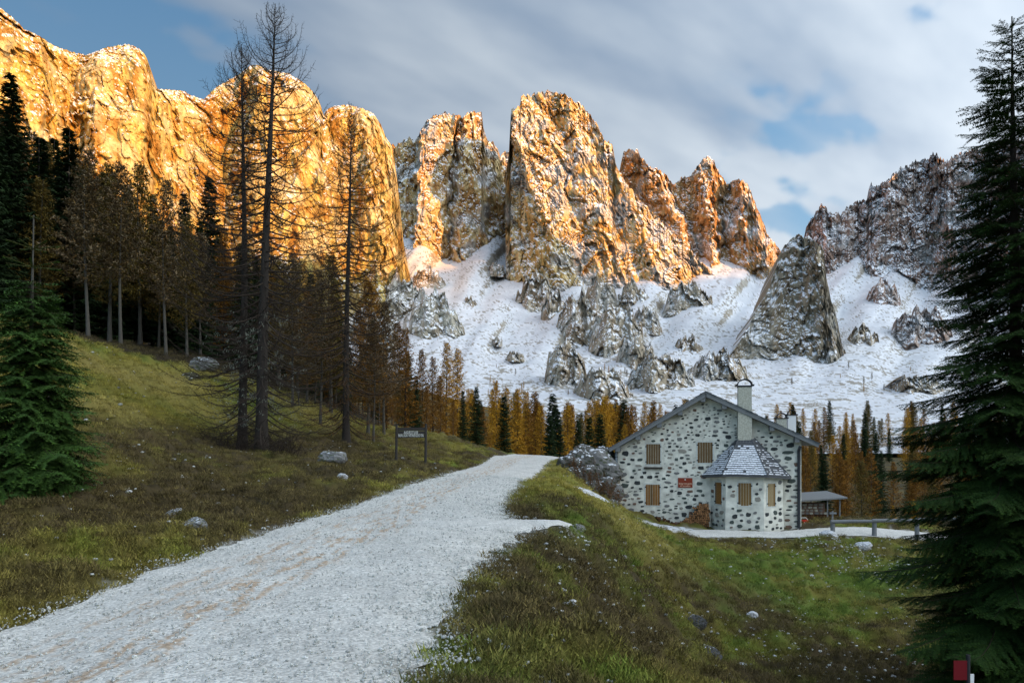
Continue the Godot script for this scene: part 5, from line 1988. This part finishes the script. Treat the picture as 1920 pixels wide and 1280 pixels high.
func build_trees() -> void:
	# the three bare larches beside the road
	var fb := on_ground(-10.4, 33.0)
	bare_larch("bare_larch", "tallest bare larch with a straight dark trunk at the roadside", fb, at_pixel(0, 10, 33).y - fb.y, 0.26, Vector3(0.55, 0, 0), 3, [0.0, 3.0, 0.2, 3.9, 0.45, 3.9, 0.7, 2.9, 0.85, 2.0, 0.95, 0.95, 1.0, 0.25], 225, false, 0.03)
	var fa := on_ground(-11.6, 34.2)
	bare_larch("bare_larch", "slimmer bare larch with lichen beards close beside the tallest one", fa, at_pixel(0, 80, 34.2).y - fa.y, 0.20, Vector3(-0.05, 0, 0), 4, [0.0, 2.6, 0.2, 3.5, 0.45, 3.8, 0.7, 2.7, 0.85, 1.9, 0.95, 0.9, 1.0, 0.25], 200, false, 0.05)
	var fc := on_ground(-8.75, 42.0)
	bare_larch("bare_larch", "rusty half-bare larch still holding brown needles near the sign", fc, at_pixel(0, 195, 42).y - fc.y, 0.19, Vector3(0.2, 0, 0), 5, [0.0, 2.2, 0.2, 4.2, 0.45, 4.2, 0.7, 2.9, 0.85, 1.6, 0.95, 0.7, 1.0, 0.2], 215, true, 0.06)
	# thicket of dead saplings round their feet
	var thick := Shape.new()
	var knoll := Shape.new()
	knoll.ink = Color(0.05, 0.035, 0.025)
	for k in 420:
		var a := rng.randf() * TAU
		var q := rng.randf()
		var p := on_ground(-10.7 + cos(a) * q * 2.2, 33.4 + sin(a) * q * 1.6)
		var d := Vector3(jit(rng, 0.7), rng.randf_range(0.3, 1.0), jit(rng, 0.7)) * rng.randf_range(0.5, 1.5)
		thick.tube(PackedVector3Array([p, p + d * 0.5 + Vector3(jit(rng, 0.1), 0.05, 0), p + d]), PackedFloat32Array([0.012, 0.008, 0.003]), 3)
		for z in 5:
			var c := p + d * rng.randf_range(0.3, 1.0)
			var e := Vector3(jit(rng, 1), jit(rng, 0.6), jit(rng, 1)) * 0.22
			thick.tri(c, c + e, c + Vector3(0.009, 0.009, 0))
	for k in 260:
		var p := on_ground(rng.randf_range(3.2, 6.0), rng.randf_range(43.0, 48.0))
		p.y += rng.randf_range(0.1, 0.6)
		var d := Vector3(jit(rng, 0.6), rng.randf_range(0.3, 1.0), jit(rng, 0.6)) * rng.randf_range(0.4, 1.1)
		knoll.tube(PackedVector3Array([p, p + d]), PackedFloat32Array([0.012, 0.004]), 3)
		for z in 9:
			var c := p + d * rng.randf_range(0.2, 1.0)
			var e := Vector3(jit(rng, 1), jit(rng, 0.8), jit(rng, 1)) * 0.16
			knoll.ink = Color(0.12, 0.06, 0.025) * rng.randf_range(0.5, 1.3)
			knoll.tri(c, c + e, c + Vector3(0.03, 0.03, 0.01))
	var kn := put("brushwood", knoll.mesh(), mats.foliage)
	tag(kn, "rust-brown scrub growing between the boulders beside the house", "brushwood", "", "stuff")
	var th := put("brushwood", thick.mesh(), mats.twig)
	tag(th, "tangle of dead brushwood round the feet of the bare larches", "brushwood", "", "stuff")

	# young spruce on the bank, great spruce closing the picture
	var f1 := on_ground(-8.4, 14.0)
	needle_tone = 1.7
	near_spruce("young_spruce", "young dark green spruce with a long leader on the road bank", f1, at_pixel(0, 405, 14).y - f1.y, 0.07, [0.0, 1.05, 0.2, 1.12, 0.45, 0.92, 0.62, 0.66, 0.74, 0.36, 0.86, 0.16, 1.0, 0.1], 190, 8, [0.3, 0.6, 0.95], 0.24)
	var f2 := on_ground(10.35, 16.4)
	f2.y -= 0.2
	needle_tone = 1.0
	near_spruce("great_spruce", "huge dark spruce with drooping branches standing closest to the hollow", f2, at_pixel(0, 28, 16.4).y - f2.y, 0.22, [0.0, 1.9, 0.12, 2.5, 0.25, 2.9, 0.38, 2.75, 0.5, 2.1, 0.62, 1.75, 0.72, 1.45, 0.85, 1.0, 0.94, 0.55, 1.0, 0.2], 290, 12, [0.45, 0.9, 1.5, 2.1, 2.7], 0.012)

	# forest kinds
	var gold := [Color(0.52, 0.285, 0.024), Color(0.44, 0.225, 0.02), Color(0.32, 0.165, 0.02)]
	var amber := [Color(0.28, 0.125, 0.016), Color(0.22, 0.10, 0.016), Color(0.16, 0.08, 0.018)]
	var olive := [Color(0.17, 0.115, 0.022), Color(0.13, 0.090, 0.022), Color(0.10, 0.075, 0.022)]
	var ash := [Color(0.135, 0.10, 0.055), Color(0.11, 0.08, 0.045), Color(0.14, 0.085, 0.03)]
	kinds_of_tree = {
		"gold": {"look": "golden larch", "name": "larch", "crown": larch_crown(51, 0.08, gold, 1.05), "trunk": stem_mesh(1, 0.11), "bark": mats.grey_bark},
		"gold2": {"look": "slender golden larch", "name": "larch", "crown": larch_crown(52, 0.12, gold, 0.85), "trunk": stem_mesh(2, 0.10), "bark": mats.bark},
		"amber": {"look": "russet larch", "name": "larch", "crown": larch_crown(53, 0.12, amber, 1.0), "trunk": stem_mesh(3, 0.11), "bark": mats.bark},
		"amber2": {"look": "full-crowned russet larch", "name": "larch", "crown": larch_crown(54, 0.20, amber, 0.95), "trunk": stem_mesh(4, 0.11), "bark": mats.grey_bark},
		"olive": {"look": "olive-brown larch", "name": "larch", "crown": larch_crown(55, 0.22, olive, 1.0), "trunk": stem_mesh(5, 0.11), "bark": mats.grey_bark},
		"ash": {"look": "thin grey-brown larch", "name": "larch", "crown": larch_crown(56, 0.30, ash, 1.15, 0.95), "trunk": stem_mesh(6, 0.10), "bark": mats.grey_bark},
		"ash2": {"look": "thin grey larch with a long bare trunk", "name": "larch", "crown": larch_crown(57, 0.36, ash, 1.1, 0.9), "trunk": stem_mesh(7, 0.10), "bark": mats.grey_bark},
		"spruce": {"look": "dark spruce", "name": "spruce", "crown": spruce_crown(58, 0.04, 1.0, 1.25), "trunk": stem_mesh(8, 0.11), "bark": mats.bark},
		"spruce2": {"look": "slim dark spruce", "name": "spruce", "crown": spruce_crown(59, 0.08, 0.85, 1.2), "trunk": stem_mesh(9, 0.11), "bark": mats.bark},
	}
	# forest edge on the rise: px, py of the top, distance, kind
	var edge := [[165, 275, 50, "ash"], [226, 300, 51, "ash2"], [311, 330, 53, "ash"], [20, 135, 56, "spruce"], [128, 235, 60, "spruce2"], [-25, 160, 52, "spruce"], [75, 330, 56, "olive"], [195, 320, 60, "spruce"], [262, 300, 60, "olive"], [350, 400, 56, "olive"], [392, 330, 64, "spruce"], [420, 420, 62, "amber"], [285, 360, 66, "spruce2"], [345, 360, 70, "spruce"], [55, 240, 66, "ash"], [240, 345, 66, "spruce"], [110, 300, 66, "spruce"], [450, 450, 68, "olive"], [480, 480, 64, "spruce2"], [510, 470, 74, "amber"],
		[150, 330, 70, "spruce2"], [0, 250, 64, "spruce2"], [320, 420, 62, "spruce"], [410, 430, 72, "spruce2"], [375, 430, 58, "ash"], [205, 300, 56, "olive"]]
	for c: Array in edge:
		var p := at_pixel(c[0], 0, c[2])
		p.y = ground_h(p.x, c[2])
		var dark: bool = c[3].begins_with("spruce")
		forest_tree(c[3], p, at_pixel(0, c[1], c[2]).y - p.y, rng.randf() * TAU, "at the forest edge above the pasture", "trees at the forest edge above the pasture")
	# slope behind them: larches turning colour up to the foot of the golden wall
	var r := RandomNumberGenerator.new()
	r.seed = 77
	for k in 84:
		var px := lerpf(-60.0, 640.0, fmod(k * 0.618034 + 0.05 * r.randf(), 1.0))
		var d := lerpf(58.0, 105.0, (k + r.randf()) / 84.0)
		var top := polyline([-60, 130, 0, 150, 60, 205, 150, 270, 240, 320, 330, 380, 430, 460, 520, 540, 640, 610], px) + r.randf_range(0.0, 90.0) + 25.0 * float(k % 3)
		var p := at_pixel(px, 0, d)
		p.y = ground_h(p.x, d)
		var h := clampf(at_pixel(0, top, d).y - p.y, 10.0, 27.0)
		var kind: String = (["spruce", "olive", "spruce2", "ash"][r.randi() % 4] if d < 74.0 else ["amber", "olive", "gold2", "spruce", "olive", "amber2", "spruce2", "gold"][r.randi() % 8])
		forest_tree(kind, p, h, r.randf() * TAU, "on the wooded slope below the golden wall", "trees on the slope below the golden wall")
	# group behind the sign
	var group := [[600, 560, 72, "spruce"], [640, 590, 70, "amber"], [672, 575, 76, "amber2"], [700, 610, 74, "spruce2"], [722, 640, 72, "amber"], [745, 600, 84, "amber2"], [765, 660, 74, "spruce"], [790, 650, 80, "amber2"], [812, 665, 78, "amber"], [838, 636, 82, "gold"], [858, 650, 86, "gold2"], [868, 730, 74, "spruce2"], [893, 722, 80, "spruce"], [780, 700, 70, "spruce2"], [690, 680, 66, "amber"], [655, 650, 64, "spruce2"], [825, 700, 72, "amber2"], [905, 760, 88, "amber"], [560, 600, 70, "amber2"], [530, 560, 66, "spruce"], [615, 640, 62, "amber"], [575, 640, 62, "spruce2"], [735, 690, 66, "amber2"], [545, 640, 60, "amber"], [665, 720, 60, "amber2"], [590, 600, 56, "ash"], [630, 620, 58, "olive"], [710, 640, 60, "ash"], [750, 690, 62, "olive"], [520, 560, 56, "olive"], [560, 610, 52, "ash"], [680, 640, 66, "olive"], [725, 700, 58, "amber"], [800, 720, 66, "amber"], [850, 745, 68, "amber2"], [548, 470, 50, "ash"], [600, 500, 47, "ash"], [690, 520, 50, "amber2"], [720, 560, 52, "ash"], [575, 540, 55, "amber2"], [620, 470, 54, "olive"], [760, 610, 54, "amber"], [700, 590, 47, "ash"]]
	for c: Array in group:
		var p := at_pixel(c[0], 0, c[2])
		p.y = ground_h(p.x, c[2])
		var dark: bool = c[3].begins_with("spruce")
		forest_tree(c[3], p, at_pixel(0, c[1], c[2]).y - p.y, r.randf() * TAU, "in the stand behind the wooden sign", "trees of the stand behind the wooden sign")
	# valley wood beyond the crest of the road, then the wooded slope behind the house
	var mid := [[945, 740, 120, "spruce2"], [1030, 775, 105, "spruce"], [1047, 768, 110, "spruce2"], [1085, 785, 100, "spruce"], [1105, 780, 108, "spruce2"], [985, 830, 92, "gold"], [1125, 775, 112, "spruce"]]
	for c: Array in mid:
		var p := at_pixel(c[0], 0, c[2])
		p.y = ground_h(p.x, c[2])
		forest_tree(c[3], p, at_pixel(0, c[1], c[2]).y - p.y, r.randf() * TAU, "just beyond the crest of the road", "trees just beyond the crest of the road")
	for k in 100:
		var px := lerpf(860.0, 1300.0, r.randf())
		var d := lerpf(125.0, 330.0, pow((k + 0.5) / 100.0, 0.9))
		var p := at_pixel(px, 0, d)
		p.y = ground_h(p.x, d)
		var kind: String = ["gold", "gold2", "amber", "gold", "amber2", "gold2", "spruce", "olive", "gold"][r.randi() % 9]
		var top := polyline([860, 735, 920, 722, 1000, 745, 1080, 742, 1180, 752, 1300, 760], px) + r.randf_range(-24.0, 34.0)
		var h := clampf(at_pixel(0, top, d).y - p.y, 9.0, 24.0)
		forest_tree(kind, p, h, r.randf() * TAU, "in the valley wood beyond the road", "trees of the valley wood beyond the road")
	for k in 170:
		var px := lerpf(1400.0, 1880.0, r.randf())
		var f := pow((k + 0.5) / 170.0, 1.1)
		var d := lerpf(92.0, 440.0, f)
		var p := at_pixel(px, 0, d)
		p.y = ground_h(p.x, d)
		var top := lerpf(890.0, polyline([1400, 770, 1500, 752, 1600, 757, 1680, 752, 1880, 745], px), pow(f, 0.55)) + r.randf_range(-22.0, 26.0)
		var h := clampf(at_pixel(0, top, d).y - p.y, 9.0, 26.0)
		var kind: String = ["gold", "gold2", "amber", "amber2", "olive", "gold", "spruce", "spruce2"][r.randi() % 8]
		if f < 0.3 and kind.begins_with("gold"): kind = "amber2"
		forest_tree(kind, p, h, r.randf() * TAU, "on the wooded slope behind the house", "trees of the wooded slope behind the house")
	# stunted larches on the snow slopes
	for k in 34:
		var px := r.randf_range(880.0, 1260.0) if k < 24 else r.randf_range(1480.0, 1720.0)
		var best := Vector3.ZERO
		var py := r.randf_range(690.0, 745.0)
		var near := 1e9
		for z in range(0, slope_pos.size() / slope_cols / 2, 2):
			var q := slope_pos[z * slope_cols + int((px - 600.0) / 1.9)]
			var gap := absf(HORIZON - (q.y - EYE) / -q.z * F - py)
			if gap < near:
				near = gap
				best = q
		forest_tree(["ash", "amber", "olive", "gold2"][r.randi() % 4], best, r.randf_range(6.0, 13.0), r.randf() * TAU, "standing alone on the snowy scree slope", "larches on the snowy scree slope")
	# odd small trees
	for c in [[1172, 812, 52, 2.6, "gold", "small yellow-leaved tree beside the eave of the house"], [1675, 962, 60, 2.6, "gold", "small orange larch by the fence"], [1715, 955, 62, 3.2, "gold2", "second small orange larch by the fence"]]:
		var p := at_pixel(c[0], 0, c[2])
		p.y = at_pixel(0, c[1], c[2]).y - c[3] * 0.8
		forest_tree(c[4], p, c[3] * 1.1, r.randf() * TAU, c[5], "")

# ---------------------------------------------------------------- grass, stones, snow patches

func tuft_mesh(sd: int, blades: int, spread: float, tall: float) -> ArrayMesh:
	var r := RandomNumberGenerator.new()
	r.seed = sd
	var s := Shape.new()
	for k in blades:
		var a := r.randf() * TAU
		var q := sqrt(r.randf()) * spread
		var p := Vector3(cos(a) * q, -0.01, sin(a) * q)
		var h := tall * r.randf_range(0.4, 1.1)
		var d := Vector3(jit(r, 0.7), 1.0, jit(r, 0.7)) * h
		var b := r.randf() * TAU
		var w := Vector3(cos(b), 0, sin(b)) * r.randf_range(0.004, 0.009)
		var g := r.randf_range(0.7, 1.35)
		s.ink = Color(g, g, g * 0.95)
		var m := p + d * 0.55 + Vector3(jit(r, 0.01), 0, jit(r, 0.01))
		s.tri(p - w, m, p + w)
		s.tri(m - w * 0.8, p + d + Vector3(jit(r, 0.4), -0.15, jit(r, 0.4)) * h * 0.5, m + w * 0.8)
	return s.mesh()

func scatter(called: String, label: String, category: String, mesh: Mesh, m: Material, spots: Array) -> void:
	var mm := MultiMesh.new()
	mm.transform_format = MultiMesh.TRANSFORM_3D
	mm.use_colors = true
	mm.mesh = mesh
	mm.instance_count = spots.size()
	for k in spots.size():
		mm.set_instance_transform(k, spots[k][0])
		mm.set_instance_color(k, spots[k][1])
	var o := MultiMeshInstance3D.new()
	o.name = numbered(called)
	o.multimesh = mm
	o.material_override = m
	add_child(o)
	tag(o, label, category, "", "stuff")

func build_ground_cover() -> void:
	var r := RandomNumberGenerator.new()
	r.seed = 314
	var sets := [[], [], []]
	var n := 0
	for k in 95000:
		# even over the picture: more to the square metre up close
		var w := exp(r.randf_range(log(7.0), log(62.0)))
		var d := w - 3.0
		var x := r.randf_range(-0.72, 0.72) * w
		if x > 3.0 and d < 8.0 and x > d * 0.7: continue
		var e := off_road(x, d)
		if e < 0.05 or (e < 0.5 and r.randf() > e * 2.0): continue
		if x > 6.0 and x < 17.2 and d > 45.0: continue
		var h := ground_h(x, d)
		var c := turf(x, d, h)
		var b := r.randf_range(0.5, 1.75)
		c = c.lerp(Vector3(0.30, 0.24, 0.07), 0.4 * r.randf() * r.randf())
		var far := 1.0 + d * 0.03
		var tall := r.randf_range(0.7, 1.3)
		var kind := 0 if r.randf() < 0.8 else 1
		if c.x < 0.10 and r.randf() < 0.4: kind = 2
		var t := Transform3D(Basis(Vector3.UP, r.randf() * TAU).scaled_local(Vector3(far, (0.6 + 0.4 * far) * tall, far)), Vector3(x, h, -d))
		sets[kind].append([t, Color(c.x * b, c.y * b, c.z * b)])
	scatter("grass", "short grazed grass covering the banks and the hollow", "grass", tuft_mesh(1, 26, 0.14, 0.065), mats.blades, sets[0])
	scatter("grass", "longer tussock grass standing in tufts on the banks", "grass", tuft_mesh(2, 30, 0.10, 0.13), mats.blades, sets[1])
	scatter("heather", "low brown heather and dead stalks on the banks", "heather", tuft_mesh(3, 34, 0.13, 0.10), mats.blades, sets[2])
	# loose stones: gravel on the road and along its edges, white stones strewn over the slopes
	var gravel := []
	for k in 17000:
		var w := exp(r.randf_range(log(6.0), log(36.0)))
		var d := w - 3.0
		var xl: float = polyline(ROAD_L, d)
		var xr: float = polyline(ROAD_R, d)
		var x := r.randf_range(xl - 0.4, xr + 0.4)
		if r.randf() < 0.3: x = (xl if r.randf() < 0.25 else xr) + r.randfn() * 0.2
		var s := r.randf_range(0.004, 0.011) * (1.0 + d * 0.015) * (1.9 if r.randf() < 0.04 else 1.0)
		var g := r.randf_range(0.36, 0.62)
		var p := Vector3(x, smooth_h(x, d) + 0.02 + 0.02 * sin(PI * clampf((x - xl) / (xr - xl), 0.0, 1.0)), -d)
		gravel.append([Transform3D(Basis(Vector3(r.randf(), r.randf(), r.randf()).normalized(), r.randf() * TAU).scaled_local(Vector3(s * 1.3, s * 0.8, s)), p), Color(g, g * 0.99, g * 0.95)])
	scatter("gravel", "loose pale gravel on the road and along its edges", "gravel", rock_mesh(900, Color(1, 1, 1), 0.0, false), mats.pebble, gravel)
	var stones := []
	for k in 9000:
		var w := exp(r.randf_range(log(9.0), log(50.0)))
		var d := w - 3.0
		var x := r.randf_range(-0.70, 0.70) * w
		var e := off_road(x, d)
		if e < 0.1: continue
		var dense := 0.25 if x < 0.0 else 0.6
		if noise_b.get_noise_2d(x / 2.2, d / 2.2) + 0.35 * r.randf() < (0.62 - dense * 0.6) and r.randf() > 0.10: continue
		var s := r.randf_range(0.008, 0.026) * (1.0 + d * 0.022) * (2.0 if r.randf() < 0.05 else 1.0)
		var g := r.randf_range(0.25, 0.62)
		stones.append([Transform3D(Basis(Vector3.UP, r.randf() * TAU).scaled_local(Vector3(s * 1.4, s * 0.7, s)), Vector3(x, ground_h(x, d) + s * 0.3 + 0.015, -d)), Color(g, g, g * 0.97)])
	# patches of bare stones, thickest near the fence and low in the hollow
	for q in [[15.5, 38.0, 1.6, 2.2, 420], [17.0, 35.5, 1.4, 2.0, 300], [9.6, 20.5, 1.0, 2.0, 130], [8.6, 17.6, 0.9, 1.0, 80], [11.5, 27.0, 1.8, 1.6, 100], [0.7, 9.6, 0.35, 1.6, 150], [1.6, 14.0, 0.5, 1.0, 120], [6.5, 21.0, 1.6, 1.4, 120]]:
		for k in q[4]:
			var x: float = q[0] + r.randfn() * q[2]
			var d: float = q[1] + r.randfn() * q[3]
			if off_road(x, d) < 0.05: continue
			var s := r.randf_range(0.008, 0.028) * (1.0 + d * 0.022)
			var g := r.randf_range(0.3, 0.66)
			stones.append([Transform3D(Basis(Vector3.UP, r.randf() * TAU).scaled_local(Vector3(s * 1.4, s * 0.7, s)), Vector3(x, ground_h(x, d) + s * 0.3 + 0.02, -d)), Color(g, g, g * 0.98)])
	scatter("pebbles", "white pebbles strewn over the grassy slopes", "pebbles", rock_mesh(901, Color(1, 1, 1), 0.0, false), mats.pebble, stones)
